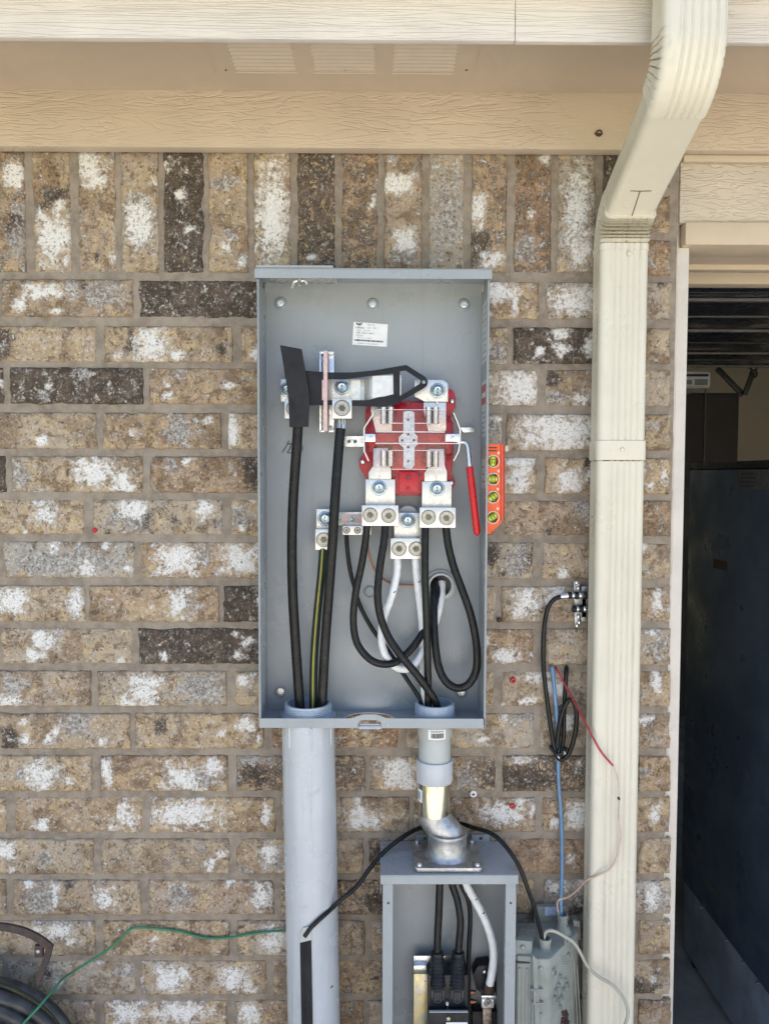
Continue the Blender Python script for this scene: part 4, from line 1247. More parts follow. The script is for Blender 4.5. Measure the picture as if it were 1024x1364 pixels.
# shaped zinc plate down the middle of the cover
ct = MB()
ct.ppoly([(537, 549), (540, 547.5), (549, 547.5), (552, 550), (552, 577), (556, 581), (556, 592), (552, 596), (552, 620), (548, 624.5), (541, 624.5), (537, 621), (537, 596), (531, 591), (531, 582), (537, 577)],
         [circle(543.5, 559, 1.6, n=8), circle(543.5, 578.5, 1.8, n=8), circle(535.5, 586.5, 1.7, n=8), circle(551.5, 586.5, 1.7, n=8), circle(543.5, 595.5, 1.8, n=8), circle(543.5, 614, 1.6, n=8)], -0.0835, 0.002)
ct.build('centre_plate', M_GALV, sk, bevel=0.0002, bseg=1)
# clear cover: a shallow tray with ribs
cv = MB()
def ctray(px0, py0, px1, py1, Y):
    cv.pbox(px0, py0, px1, py1, Y, 0.0014)
ctray(501, 546, 593, 625, -0.0800)
cv.build('clear_cover', M_CLEAR, sk)
ce = MB()
for (a, b, c2_, d2) in ((500, 574.5, 592.5, 576), (500, 590, 610, 591.3)):
    ce.pbox(a, b, c2_, d2, -0.0855, 0.0052)
for (a, b, c2_, d2) in ((520, 563.2, 572, 564.2), (521, 599.5, 572, 600.4), (501, 545.3, 592, 546.2), (501, 624.6, 592, 625.6)):
    ce.pbox(a, b, c2_, d2, -0.0812, 0.006)
ce.build('cover_edge', M_CLEARE, sk)
for (s, xs) in ((-1, (501, 489)), (1, (593, 606))):
    for (y0_, y1_, yy0, yy1) in ((547, 562, 551, 562), (562, 578, 562, 578), (592, 606, 592, 606), (606, 624, 606, 619)):
        a = P(xs[0], y0_, -0.080); b = P(xs[0], y1_, -0.080); c_ = P(xs[1], yy1, -0.060); d_ = P(xs[1], yy0, -0.060)
        tv = Vector((0, 0.0012, 0))
        cl = MB()
        cl.hexa([a, b, c_, d_, a + tv, b + tv, c_ + tv, d_ + tv])
        cl.build('cover_wing', M_CLEAR, sk)
# bent side arms of the bypass and their straps
for (pts, sx_) in (([(498.5, 549), (494, 556), (485, 570), (484.5, 586), (485, 601), (491, 614)], (486, 500)), ([(604, 550), (609, 562), (612.5, 572), (612.5, 588), (610.5, 601), (604, 614)], (593, 611.5))):
    ar = MB()
    pp = [P(a, b, -0.072) for a, b in pts]
    rs = []
    for i, p in enumerate(pp):
        n = Vector((0.0012, 0, 0))
        rs.append([p - n, p + n, p + n + Vector((0, 0.022, 0)), p - n + Vector((0, 0.022, 0))])
    ar.rings(rs)
    ar.build('bypass_arm', M_TIN, sk)
    MB().pbox(sx_[0], 578, sx_[1], 588.5, -0.0745, 0.0016).build('strap', M_STEEL, sk, bevel=0.0003)
    bx_ = P((sx_[0] + sx_[1]) / 2 + (1.0 if sx_[0] < 500 else 0), 583, -0.075)
    screw_front(bx_.x, -0.0752, bx_.z, 0.003, sk, M_STEEL, 'rivet')
hbk = MB()
hbk.ppoly([(458, 581), (484, 581), (484, 595), (458, 595)], [circle(465, 588, 2.6, n=10), circle(473, 588, 2.6, n=10)], -0.030, 0.002)
hbk.build('mounting_strap', M_STEEL, sk, bevel=0.0003, bseg=1)
# lever: bent rod with a red vinyl grip
lv = MB()
lv.tube([P(609, 589.5, -0.066), P(617, 589, -0.068), P(621.5, 592, -0.070), P(623.5, 600, -0.072), P(626, 626, -0.076)], R(3.1, -0.07), 12)
lvo = lv.build('lever_rod', M_STEEL, sk, True)
g0, g1 = P(625.2, 621.5, -0.076), P(635.5, 713.5, -0.086)
MB().lathe(g0, g1, [(0, R(3.4, -0.08)), (0.01, R(4.7, -0.08)), (0.3, R(4.9, -0.08)), (0.93, R(4.8, -0.08)), (0.98, R(3.6, -0.08)), (1.0, R(1.4, -0.08))], 18).build('red_grip', M_REDV, lvo, True)

# ------------------------------------------------------------------ black barrier sheet and strap
br = thing('insulating_barrier', P(400, 569, -0.07), 'black insulating sheet with a long pointed strap lying over the lugs', 'barrier')
sheet_ = MB()
n_ = 10
rs = []
left = [(373, 459.5, -0.100), (378, 490, -0.094), (384, 530, -0.088), (385.5, 569, -0.086)]
right = [(402, 465, -0.088), (407, 494, -0.086), (412, 530, -0.084), (411, 568.5, -0.083)]
for l, r in zip(smooth_path([P(*a) for a in left], 4), smooth_path([P(*a) for a in right], 4)):
    rs.append([l, r, r + Vector((0, 0.0012, 0)), l + Vector((0, 0.0012, 0))])
sheet_.rings(rs)
sheet_.build('sheet', M_BARRIER, br, True)
stp = MB()
stp.ppoly([(406, 493.5), (418, 494.5), (440, 496), (470, 496), (500, 493), (541, 486), (566.5, 502), (570, 508), (568.5, 514), (563, 518), (533, 535), (528, 539), (505, 542), (480, 541), (440, 539.5), (411, 540), (409, 520)],
          [[(431.5, 505.5), (460, 505), (500, 500), (523.5, 497.5), (524, 525), (505, 530), (490, 533), (460, 533), (431.5, 533)],
           [(532.5, 494.5), (540, 493.5), (560, 506.5), (559, 511), (537, 525), (532.5, 527)],
           circle(564.2, 509, 2.4, n=10)], -0.0765, 0.0014)
stp.build('strap', M_BARRIER, br)

# ------------------------------------------------------------------ cables in the upper box
def cable(name, label, pts, rpx, mat=M_BLACK, Y=-0.06, cat='cable', group='cables in the meter enclosure', seg=12, sub=7, flat=None):
    o = MB().tube([p if isinstance(p, Vector) else P(*p) for p in pts], R(rpx, Y), seg, True, sub, flat).build(name, mat, None, True)
    return tag(o, label, cat, group)
YCB = -0.060
cable('power_cable', 'thick black cable dropping from the black barrier into the left conduit, leftmost', [(397.5, 560, -0.072), (395, 600, -0.070), (391, 660, -0.066), (389, 720, -0.062), (390, 790, -0.060), (394, 860, -0.058), (398, 920, -0.058), (400, 952, -0.060), (401, 985, -0.062)], 6.7)
c2 = thing('power_cable', P(428, 945, -0.06), 'thick black cable with bare strands on top, from the single-screw lug to the conduit', 'cable', 'cables in the meter enclosure')
MB().tube(path([(453.5, 571, -0.060), (451, 600, -0.063), (446.5, 660, -0.070), (443, 720, -0.072), (438, 790, -0.070), (433, 860, -0.066), (430, 920, -0.064), (428, 955, -0.064), (427, 985, -0.064)]), R(6.6, -0.06), 12, sub=7).build('jacket', M_BLACK, c2, True)
for k in range(7):
    a = 2 * math.pi * k / 7
    rr = 0 if k == 0 else 1
    MB().tube(path([(455.5 + 4.2 * rr * math.cos(a), 553, -0.055 + 0.004 * rr * math.sin(a)), (455.8 + 4.4 * math.cos(a + .5) * rr, 562, -0.058 + 0.005 * rr * math.sin(a)), (453.6 + 3.6 * rr * math.cos(a + 1), 575, -0.060 + 0.004 * rr * math.sin(a))]), 0.0017, 6, sub=3).build('strand', M_STEEL, c2, True)
c3 = thing('ground_cable', P(417, 945, -0.05), 'dark green cable with a yellow stripe beside the thick black cable', 'cable', 'cables in the meter enclosure')
gp = [(430.5, 731, -0.046), (428, 765, -0.050), (422, 825, -0.052), (418, 885, -0.053), (417.5, 950, -0.055), (418, 985, -0.056)]
M_DKGREEN = simple('dark_green_jacket', (0.018, 0.030, 0.020), 0.42, var=0.3)
MB().tube(path(gp), R(5.6, -0.05), 12).build('jacket', M_DKGREEN, c3, True)
MB().tube([P(a - 0.8, b, y - R(5.3, -0.05)) for a, b, y in gp], R(1.1, -0.06), 6).build('stripe', M_YEL, c3, True)
cable('ground_wire', 'thin black wire from the small terminal block slanting to the right conduit', [(461.5, 711, -0.040), (462.5, 730, -0.042), (466, 758, -0.040), (471.5, 780, -0.038), (480, 808, -0.036), (496, 838, -0.036), (514, 862, -0.040), (540, 902, -0.048), (562, 935, -0.054), (569, 952, -0.058), (572, 975, -0.060)], 3.0)
cable('copper_wire', 'thin bare copper wire curving behind the cables to the wall hub', [(489.5, 711, -0.034), (491, 735, -0.030), (498, 757, -0.026), (510, 771, -0.022), (525, 777.5, -0.020), (552, 779.5, -0.020), (575, 780, -0.018)], 1.3, M_COPPER, cat='wire')
cable('load_cable', 'black cable looping from the left double lug, its lowest bend left of the white cable', [(489, 695, -0.066), (487.5, 715, -0.066), (482, 750, -0.066), (474, 788, -0.066), (470.5, 825, -0.066), (475, 855, -0.067), (489, 875, -0.069), (506, 884, -0.070), (527, 882, -0.066), (548, 864, -0.056), (566, 838, -0.046), (578, 812, -0.036), (584, 790, -0.024), (585, 778, -0.010)], 5.0)
cable('load_cable', 'black cable from the left double lug crossing down to the right conduit', [(513.5, 696, -0.066), (511.5, 720, -0.070), (506, 755, -0.074), (503, 790, -0.078), (506, 818, -0.080), (516, 846, -0.082), (533, 872, -0.084), (556, 900, -0.080), (574, 925, -0.072), (582, 942, -0.066), (584, 975, -0.064)], 5.3)
cable('load_cable', 'straight black cable from the right double lug down into the right conduit', [(566.5, 698, -0.066), (566, 720, -0.070), (566, 770, -0.074), (568, 830, -0.072), (569.5, 890, -0.068), (570, 930, -0.064), (570, 975, -0.062)], 5.0)
cable('load_cable', 'long black cable loop hanging from the right double lug to the wall hub', [(593.5, 698, -0.066), (596.5, 725, -0.068), (604, 755, -0.070), (615, 785, -0.072), (627, 820, -0.074), (634.5, 860, -0.074), (634, 892, -0.074), (624, 911, -0.073), (609, 916.5, -0.072), (594, 908, -0.070), (584, 888, -0.066), (579, 855, -0.060), (577.5, 820, -0.050), (578, 790, -0.034), (578.5, 772, -0.012)], 5.3)
M_TAPE = M_WHITE
def taped(name, label, pts, rpx, Y, grp, bands=()):
    pth = smooth_path([P(*p) for p in pts], 8)
    rt = thing(name, pth[-1], label, 'cable', grp)
    # wound tape: each turn slightly proud of the last
    n = len(pth)
    fine = smooth_path(pth, 4)
    tot = [0.0]
    for i in range(1, len(fine)): tot.append(tot[-1] + (fine[i] - fine[i - 1]).length)
    m = MB()
    rr = R(rpx, Y)
    u = None; rs = []
    for i, p in enumerate(fine):
        t = (fine[min(i + 1, len(fine) - 1)] - fine[max(i - 1, 0)]).normalized()
        if u is None: u = t.orthogonal().normalized()
        u = (u - t * u.dot(t)).normalized(); w = t.cross(u)
        ring = []
        for k in range(14):
            a = 2 * math.pi * k / 14
            ph = ((tot[i] / 0.017 + a / (2 * math.pi)) % 1.0)
            ring.append(p + (u * math.cos(a) + w * math.sin(a)) * rr * (0.97 + 0.07 * ph))
        rs.append(ring)
    m.rings(rs)
    m.build('tape_wrap', M_TAPE, rt, True)
    for b in bands:
        p = fine[int(b * (len(fine) - 1))]; q = fine[min(len(fine) - 1, int(b * (len(fine) - 1)) + 1)]
        d = (q - p).normalized() * 0.0014
        MB().tube([p - d * 1.0 + Vector((0, -rr * 0.75, 0.0)), p + Vector((0.0028, -rr * 1.02, 0.0012)), p + Vector((0.005, -rr * 0.8, 0.003))], 0.0009, 6, sub=2).build('ink_mark', M_INK, rt)
    return rt
taped('neutral_cable', 'white taped cable curling left and back up to the wall hub', [(529, 741, -0.052), (528.5, 762, -0.054), (522, 792, -0.056), (512, 820, -0.056), (508, 845, -0.058), (512, 870, -0.060), (525, 887, -0.061), (541, 891, -0.060), (556, 880, -0.056), (569, 856, -0.048), (580, 828, -0.040), (587, 800, -0.030), (588.5, 775, -0.012)], 5.2, -0.055, 'cables in the meter enclosure', (0.16, 0.46, 0.6))
taped('neutral_cable', 'straight white taped cable from the middle lug, mostly behind black cables', [(553, 741, -0.052), (554.5, 765, -0.050), (558, 795, -0.046), (562, 830, -0.044), (563, 865, -0.044), (564, 905, -0.048), (567, 945, -0.054), (569, 975, -0.058)], 5.0, -0.05, 'cables in the meter enclosure', (0.2,))

# ------------------------------------------------------------------ torpedo level on the side of the box
lvl = thing('torpedo_level', P(656, 712, -0.09), 'small orange torpedo level with four round vials on the box side', 'level')
LX = X1 + 0.0022
YLV = -0.098
body = MB()
body.ppoly([(647.5, 594), (649.5, 591.5), (670, 591.5), (670, 691), (667, 697), (652, 711.5), (647, 711.5)],
           [circle(656, 614.5, 6.8, 9.0, 20), circle(656, 638, 6.8, 9.0, 20), circle(656, 662, 6.8, 9.0, 20), circle(655.5, 689, 6.8, 8.8, 20)], YLV, 0.018)
body.build('body', M_ORANGE, lvl, bevel=0.0005, bseg=1)
MB().ppoly([(666.2, 591), (667.8, 591), (667.8, 692), (666.2, 694)], [], YLV - 0.0008, 0.001).build('groove', M_ORANGED, lvl)
MB().ppoly([(670.2, 592), (672.2, 593), (672.2, 684), (670.2, 692)], [], YLV + 0.001, 0.015).build('magnet_edge', M_ORANGED, lvl, bevel=0.0003, bseg=1)
MB().pbox(672.4, 593.5, 677, 601, YLV + 0.004, 0.008).build('end_pin', M_BRASS, lvl, bevel=0.0006)
for k in range(2):
    MB().pbox(648.5, 595.5 + 4 * k, 661.5, 597.2 + 4 * k, YLV - 0.0008, 0.001).build('end_slot', M_RUST, lvl)
for (px, py, ang) in ((656, 614.5, 0), (656, 638, 90), (656, 662, 55), (655.5, 689, 60)):
    c = P(px, py, YLV + 0.006)
    ring = MB()
    ring.torus((c.x, YLV - 0.0002, c.z), (0, 1, 0), R(8.0, YLV), 0.0009, 22, 6)
    ro = ring.build('vial_ring', M_VIALR, lvl, True)
    MB().poly(circle(c.x, c.z, R(8.6, YLV), n=18), [], YLV + 0.0125, YLV + 0.0135).build('vial_backing', M_VIALR, ro)
    d = Vector((math.sin(rad(ang)), 0, math.cos(rad(ang)))) * R(6.4, YLV)
    MB().lathe(c - d + Vector((0, 0.001, 0)), c + d + Vector((0, 0.001, 0)), [(0, R(4.2, YLV)), (0.1, R(4.6, YLV)), (0.9, R(4.6, YLV)), (1, R(4.2, YLV))], 12).build('vial', M_VIAL, ro, True)
    MB().lathe(c - d * 0.33 + Vector((0, -R(2.6, YLV), 0)), c + d * 0.33 + Vector((0, -R(2.6, YLV), 0)), [(0, R(1.2, YLV)), (0.3, R(2.3, YLV)), (0.7, R(2.3, YLV)), (1, R(1.2, YLV))], 10).build('bubble', M_YELB if 'M_YELB' in globals() else M_VIAL, ro, True)
    for s in (-0.36, 0.36):
        e = d.cross(Vector((0, 1, 0))).normalized() * R(4.7, YLV)
        p = c + d * s + Vector((0, -R(4.5, YLV), 0))
        MB().tube([p - e, p + Vector((0, -0.0005, 0)), p + e], 0.00035, 5, sub=2).build('vial_line', M_INK, ro)
for (a, b) in ((665, 603), (665, 627), (664, 651), (664, 677)):
    MB().pbox(a - 2.5, b - 1.2, a, b + 2.2, YLV - 0.0006, 0.0008).build('printed_mark', M_VIALR, lvl)

# ------------------------------------------------------------------ left conduit
cd = thing('large_conduit', (XCL, YC, 0), 'large pale grey plastic conduit rising into the box bottom on the left', 'conduit')
RP = R(36.6, -0.09)
ptop = Vector((XCL, YC, ZBm - 0.0006))
pbot = P(421, 1500, YC - 0.004)
ax = (pbot - ptop)
pg = Vector((ptop.x + ax.x * (ptop.z / -ax.z), ptop.y + ax.y * (ptop.z / -ax.z), 0.0))
MB().lathe(pg, ptop, [(0, RP), (0.9, RP), (1, RP * 0.985)], 56).build('pipe', M_PVC, cd, True)
th = MB()
hh = R(13, -0.06)
tl = []
for k in range(5):
    tl += [(0.40 + 0.11 * k, RCL * 1.00), (0.455 + 0.11 * k, RCL * 0.965)]
th.lathe((XCL, YC, ZBm - 0.0005), (XCL, YC, ZBm + 0.031), [(0, RCL * 0.90), (0.05, RCL * 0.92), (0.06, RCL * 0.985)] + tl + [(1.0, RCL * 0.97), (1.0, RCL * 0.87), (0.1, RCL * 0.86)], 48, False)
th.build('threaded_end', M_PVC_B, cd, True)
nt = MB()
rs = []
for zz, k in ((ZBm + 0.0023, 1.0), (ZBm + 0.0115, 1.0)):
    rs.append([(XCL + RCL * (1.10 + (0.05 if j % 4 < 2 else 0)) * math.cos(2 * math.pi * j / 48), YC + min(0.99, 1) * RCL * (1.03) * math.sin(2 * math.pi * j / 48), zz) for j in range(48)])
nt.rings(rs)
nt.build('lock_nut', M_PVC_B, cd)
# raised ribs of the moulded adapter just below the box
for px in (385.5, 415, 440):
    a = P(px, 970, -0.1)
    off = a.x - XCL
    if abs(off) < RP:
        yy = YC - math.sqrt(RP * RP - off * off)
        b_ = MB()
        zb_ = ZBm - R(31, -0.1)
        b_.hexa([(a.x - 0.0014, yy - 0.0004, zb_), (a.x + 0.0014, yy - 0.0004, zb_), (a.x + 0.0014, yy + 0.004, zb_), (a.x - 0.0014, yy + 0.004, zb_),
                 (a.x - 0.0018, yy - 0.0020, ZBm - 0.001), (a.x + 0.0018, yy - 0.0020, ZBm - 0.001), (a.x + 0.0018, yy + 0.004, ZBm - 0.001), (a.x - 0.0018, yy + 0.004, ZBm - 0.001)])
        b_.build('rib', M_PVC, cd, bevel=0.0005)
# scratch marks
for (px, py, l, mt) in ((438, 1318, 7, M_RUST),):
    off = P(px, py, -0.1).x - pg.x
    a = P(px, py, YC - math.sqrt(max(1e-6, RP * RP - (P(px, py, -0.1).x - (ptop.x + ax.x * 0.6)) ** 2)) - 0.0002)
    MB().tube([a, a + Vector((0.003, 0.0008, 0.003)), a + Vector((0.007, 0.0022, 0.005))], 0.0012, 6, sub=2).build('scuff', mt, cd)

# flat black cable cover taped on the conduit, and the drop wire behind it
cs = thing('cable_cover_strip', P(406, 1400, -0.11), 'flat black cover strip taped upright on the large conduit', 'cover strip')
def pipe_front(px, py, lift=0.0):
    t = (P(px, py, -0.1).z - ptop.z) / (pg.z - ptop.z)
    cx = ptop.x + (pg.x - ptop.x) * t; cy = ptop.y + (pg.y - ptop.y) * t
    Y = -0.1
    for _ in range(4):
        x = P(px, py, Y).x - cx
        Y = cy - math.sqrt(max(1e-7, RP * RP - min(x * x, RP * RP * 0.98))) - lift
    return P(px, py, Y)
rs = []
for py in (1250, 1290, 1330, 1370, 1420):
    k = (py - 1250) / 170
    l, m_, r = pipe_front(399.5 + 3 * k, py, 0.0025), pipe_front(407 + 3 * k, py, 0.0030), pipe_front(414.5 + 3 * k, py, 0.0025)
    d = Vector((0, 0.004, 0))
    rs.append([l, m_, r, r + d, m_ + d * 0.5, l + d])
mb = MB(); mb.rings(rs); mb.build('strip', M_BARRIER, cs)
rs = []
for py, w in ((1236, 3), (1241, 7), (1254, 8)):
    l, m_, r = pipe_front(407 - w, py + (2 if w > 4 else 0), 0.0032), pipe_front(407, py, 0.0045), pipe_front(407 + w, py - 2, 0.0032)
    d = Vector((0, 0.005, 0))
    rs.append([l, m_, r, r + d, m_ + d * 0.6, l + d])
mb = MB(); mb.rings(rs); mb.build('tape', M_PVC_L, cs, True)

# ------------------------------------------------------------------ right conduit: adapter, pipe, coupling, nipple, offset hub
rc_ = thing('small_conduit', (XCR, YC, P(579, 1160, -0.1).z), 'short grey conduit with bright metal nipple joining the two boxes', 'conduit')
def zc(py): return P(579, py, -0.085).z
wr = MB()
tl = []
n = 48
rs = []
for f, k in ((0.0, 0.99), (0.35, 1.0), (0.36, 1.04), (0.95, 1.03), (1.0, 1.0), (1.0, 0.88), (0.1, 0.86)):
    rs.append([(XCR + RCR * k * (1 + (0.03 if (j % 4 < 2 and 0.3 < f < 0.97 and k > 0.95) else 0)) * math.cos(2 * math.pi * j / n), YC + RCR * k * math.sin(2 * math.pi * j / n), ZBm + 0.0022 + 0.029 * f) for j in range(n)])
wr.rings(rs, False)
wr.build('bushing', M_PVC_B, rc_, True)
MB().cyl((XCR, YC, ZBm + 0.0022), (XCR, YC, ZBm + 0.008), RCR * 1.12, seg=8).build('lock_nut', M_PVC_B, rc_, bevel=0.001)
def ring_part(name, py0, py1, rpx, mat, prof=None, xo=0.0, yo=0.0):
    r = R(rpx, -0.085)
    pr = prof or [(0, r * 0.985), (0.05, r), (0.95, r), (1, r * 0.985)]
    if prof: pr = [(a, r * b) for a, b in prof]
    return MB().lathe((XCR + xo, YC + yo, zc(py0)), (XCR + xo, YC + yo, zc(py1)), pr, 40).build(name, mat, rc_, True)
ring_part('adapter', 968.5, 988.5, 24.0, M_PVC_L, [(0, 1), (0.75, 0.99), (0.80, 0.95), (1, 0.93)])
ring_part('pipe', 987, 1026, 21.8, M_PVC_L)
ring_part('coupling', 1017.5, 1047, 25.3, M_PVC, [(0, 0.9), (0.0, 0.98), (0.06, 1.0), (0.94, 1.0), (1, 0.96)])
ring_part('nipple', 1045, 1096, 22.2, M_CHROME)
# curved barcode sticker
def wrap_patch(name, mat, par, cx, cy, r, a0, a1, z0, z1, nseg=8):
    m = MB(); rs = []
    for k in range(nseg + 1):
        a = rad(a0 + (a1 - a0) * k / nseg)
        x, y = math.sin(a), -math.cos(a)
        rs.append([(cx + r * x, cy + r * y, z0), (cx + r * x, cy + r * y, z1), (cx + (r - 0.0005) * x, cy + (r - 0.0005) * y, z1), (cx + (r - 0.0005) * x, cy + (r - 0.0005) * y, z0)])
    m.rings(rs)
    return m.build(name, mat, par, True)
rA = R(24.0, -0.085)
sl = wrap_patch('barcode_label', M_PAPER, rc_, XCR, YC, rA + 0.0008, -25, 32, zc(984), zc(971))
a = -16
while a < 24:
    w = random.choice((1.4, 2.4, 3.4))
    wrap_patch('bar', M_INK, sl, XCR, YC, rA + 0.0012, a, a + w, zc(982), zc(975.5), 2)
    a += w + random.choice((1.2, 2.0))
wrap_patch('printed_line', M_INKG, sl, XCR, YC, rA + 0.0012, -18, 24, zc(974), zc(972.5), 6)
rN = R(22.2, -0.085)
sl2 = wrap_patch('approval_label', M_PAPER, rc_, XCR, YC, rN + 0.0007, -88, -52, zc(1072), zc(1055))
wrap_patch('printed_mark', M_INKG, sl2, XCR, YC, rN + 0.0011, -78, -62, zc(1069), zc(1059), 3)
wrap_patch('weld_seam', M_CAST, rc_, XCR, YC, rN + 0.0003, 5.0, 6.4, zc(1093), zc(1047), 2)
# offset elbow and hub plate
ZP = P(597, 1156, -0.128).z       # underside of the hub plate = top of the lower box
XO = P(596, 1130, -0.075).x
el = MB()
pts = [(XCR, YC, zc(1092)), (XCR + 0.001, YC - 0.002, zc(1097)), (XCR + (XO - XCR) * 0.5, YC - 0.006, zc(1107)), (XO, YC - 0.008, zc(1116)), (XO, YC - 0.008, zc(1128))]
el.tube(pts, lambda t: R(22.6, -0.085) * (1.0 - 0.06 * math.sin(math.pi * t)), 36, True, 6)
el.build('offset_elbow', M_CAST, rc_, True)
LXa, LXb = P(506.5, 1170, -0.128).x, P(690, 1170, -0.128).x
LZT = PZ(596, 1165, 0).z if False else P(596, 1165.5, -0.128).z
hu = MB()
hu.lathe((XO, YC - 0.008, LZT + 0.006), (XO, YC - 0.008, zc(1112)), [(0, R(33)), (0.10, R(28)), (0.25, R(25.5)), (0.55, R(24.8)), (0.85, R(25.2)), (0.92, R(26.2)), (1, R(25.6))], 40)
hu.build('hub_collar', M_CAST, rc_, True)
pa, pb_ = P(552, 1157, -0.118), P(643, 1157, -0.118)
plt = MB()
def rrect(x0, x1, y0, y1, c, n=4):
    out = []
    for (cx, cy, a0) in ((x1 - c, y1 - c, 0), (x0 + c, y1 - c, 90), (x0 + c, y0 + c, 180), (x1 - c, y0 + c, 270)):
        for k in range(n + 1):
            a = rad(a0 + 90 * k / n); out.append((cx + c * math.cos(a), cy + c * math.sin(a)))
    return out
plt.hpoly(rrect(pa.x, pb_.x, -0.121, -0.020, 0.008), [], LZT + 0.0008, LZT + 0.0085)
plt.build('hub_plate', M_CAST, rc_, bevel=0.0015)
for xx in (pa.x + 0.009, pb_.x - 0.009):
    for yy in (-0.112, -0.028):
        MB().lathe((xx, yy, LZT + 0.008), (xx, yy, LZT + 0.0135), [(0, 0.0052), (0.6, 0.005), (1, 0.0028)], 12).build('plate_screw', M_STEEL, rc_, True)

# ------------------------------------------------------------------ lower box
low = thing('breaker_enclosure', ((LXa + LXb) / 2, -0.06, 0.45), 'grey steel breaker box below the meter enclosure, its cover removed', 'enclosure')
YF2, YB2 = -0.128, -0.022
zl = P(596, 1178, YF2).z
tp = MB()
tp.box(LXa, LXb, YF2, -0.004, LZT - 0.0015, LZT)
tp.box(LXa, LXb, YF2, YF2 + 0.0014, zl, LZT - 0.0016)
tp.box(LXa, LXa + 0.0012, YF2 + 0.0016, -0.006, P(596, 1191, YF2).z, LZT - 0.0016)
tp.box(LXb - 0.0012, LXb, YF2 + 0.0016, -0.006, P(596, 1191, YF2).z, LZT - 0.0016)
tp.build('top_cover', M_GREY, low, bevel=0.0004, bseg=1)
fa, fb = P(509.5, 1250, -0.124).x, P(523, 1250, -0.124).x
ga, gb = P(672.5, 1250, -0.124).x, P(686.5, 1250, -0.124).x
zlow = 0.42
for (x0_, x1_, xo) in ((fa, fb, fa), (ga, gb, gb - 0.0015)):
    m = MB()
    m.box(x0_, x1_, -0.1245, -0.123, zlow, LZT - 0.002)
    m.box(xo, xo + 0.0015, -0.1228, YB2, zlow, LZT - 0.0021)
    m.build('side_wall', M_GREY, low, bevel=0.0004, bseg=1)
    xi = fb - 0.0014 if x0_ == fa else ga
    MB().box(xi, xi + 0.0014, -0.1228, -0.112, zlow, LZT - 0.0025).build('inner_flange', M_GREY, low)
    xm = (x0_ + x1_) / 2
    c = P(517 if x0_ == fa else 680, 1203, -0.125)
    MB().cyl((c.x, -0.1247, c.z), (c.x, -0.1251, c.z), 0.0020, seg=10).build('screw_hole', M_INK, low)
MB().box(fa + 0.0016, gb - 0.0016, YB2, YB2 + 0.0015, zlow, LZT - 0.0022).build('back_panel', M_GREY, low)
MB().box(fa, gb, -0.1245, YB2 - 0.0002, zlow - 0.0015, zlow).build('bottom_wall', M_GREY, low)
for px in (566, 640):
    MB().ppoly([(px - 12, 1112), (px + 12, 1112), (px + 12, 1126), (px - 12, 1126)], [circle(px, 1117, 2.4, n=10)], -0.004, 0.0015).build('mounting_ear', M_GREY, low, bevel=0.0003, bseg=1)

# breaker with two booted cables
bk_ = thing('circuit_breaker', P(596, 1400, -0.05), 'black two-pole breaker block with ribbed cable boots in the lower box', 'breaker')
MB().pbox(571, 1299, 622, 1420, -0.082, 0.055).build('case', M_BLACKP, bk_, bevel=0.0015)
MB().pbox(570, 1349.5, 624, 1420, -0.098, 0.0155).build('front_step', M_BLACKP, bk_, bevel=0.002)
MB().pbox(571.5, 1347.5, 623, 1349, -0.0985, 0.004).build('edge_line', M_GREY, bk_)
for i, px in enumerate((583, 609)):
    b0, b1 = P(px + (0 if i == 0 else -0.5), 1312, -0.080), P(px + (-1 if i == 0 else 1), 1268, -0.072)
    pr = []
    for k in range(9):
        f = k / 9
        w = 11.2 - 2.2 * f
        pr += [(f, R(w, -0.08)), (f + 0.055, R(w * 0.88, -0.08))]
    MB().lathe(b0, b1, pr + [(1.0, R(8.6, -0.08)), (1.0, R(5.4, -0.08))], 18).build('cable_boot', M_BLACKP, bk_, True)
    ps = MB()
    ps.pbox(px - 10.5, 1318, px + 10.5, 1337, -0.0835, 0.0013)
    po = ps.build('terminal_window', M_BLACKP, bk_, bevel=0.0004)
    up = MB()
    for s in (-7, 7):
        up.pbox(px + s - 1.0, 1320, px + s + 1.0, 1330, -0.0845, 0.0009)
    for s in (-3, 0, 3):
        up.pbox(px + s - 0.9, 1322, px + s + 0.9, 1333, -0.0852, 0.0016)
    up.tube([P(px - 7, 1329, -0.0843), P(px - 4, 1334, -0.0843), P(px, 1336, -0.0843), P(px + 4, 1334, -0.0843), P(px + 7, 1329, -0.0843)], R(0.9, -0.08), 6, sub=3)
    up.build('moulded_letter', simple('worn_black_plastic', (0.05, 0.052, 0.06), 0.5) if i == 0 else bpy.data.materials['worn_black_plastic'], po)
c = P(595, 1334.5, -0.084)
MB().lathe((c.x, -0.082, c.z), (c.x, -0.092, c.z), [(0, 0.0045), (0.6, 0.0045), (0.8, 0.0036), (1, 0.0018)], 12).build('screw', M_STEEL, bk_, True)
MB().cyl(P(595, 1335, -0.088), P(596, 1347, -0.084), 0.0017, seg=8).build('screw_shank', M_STEEL, bk_)
c = P(597, 1357, -0.098)
MB().lathe((c.x, -0.0975, c.z), (c.x, -0.100, c.z), [(0, 0.0036), (0.8, 0.0034), (1, 0.002)], 14).build('rivet', M_BRASS, bk_, True)
MB().pbox(594, 1362, 622, 1400, -0.0986, 0.0008).build('label', M_PAPER, bk_)
pb = thing('breaker_bracket', P(559, 1400, -0.05), 'yellow zinc plated mounting bracket left of the breaker', 'bracket')
MB().pbox(551, 1297.5, 569, 1420, -0.064, 0.03).build('upright', M_BRASS, pb, bevel=0.001)
MB().pbox(551, 1273.5, 604, 1286, -0.046, 0.002).build('top_flange', M_STEEL, pb, bevel=0.0005)
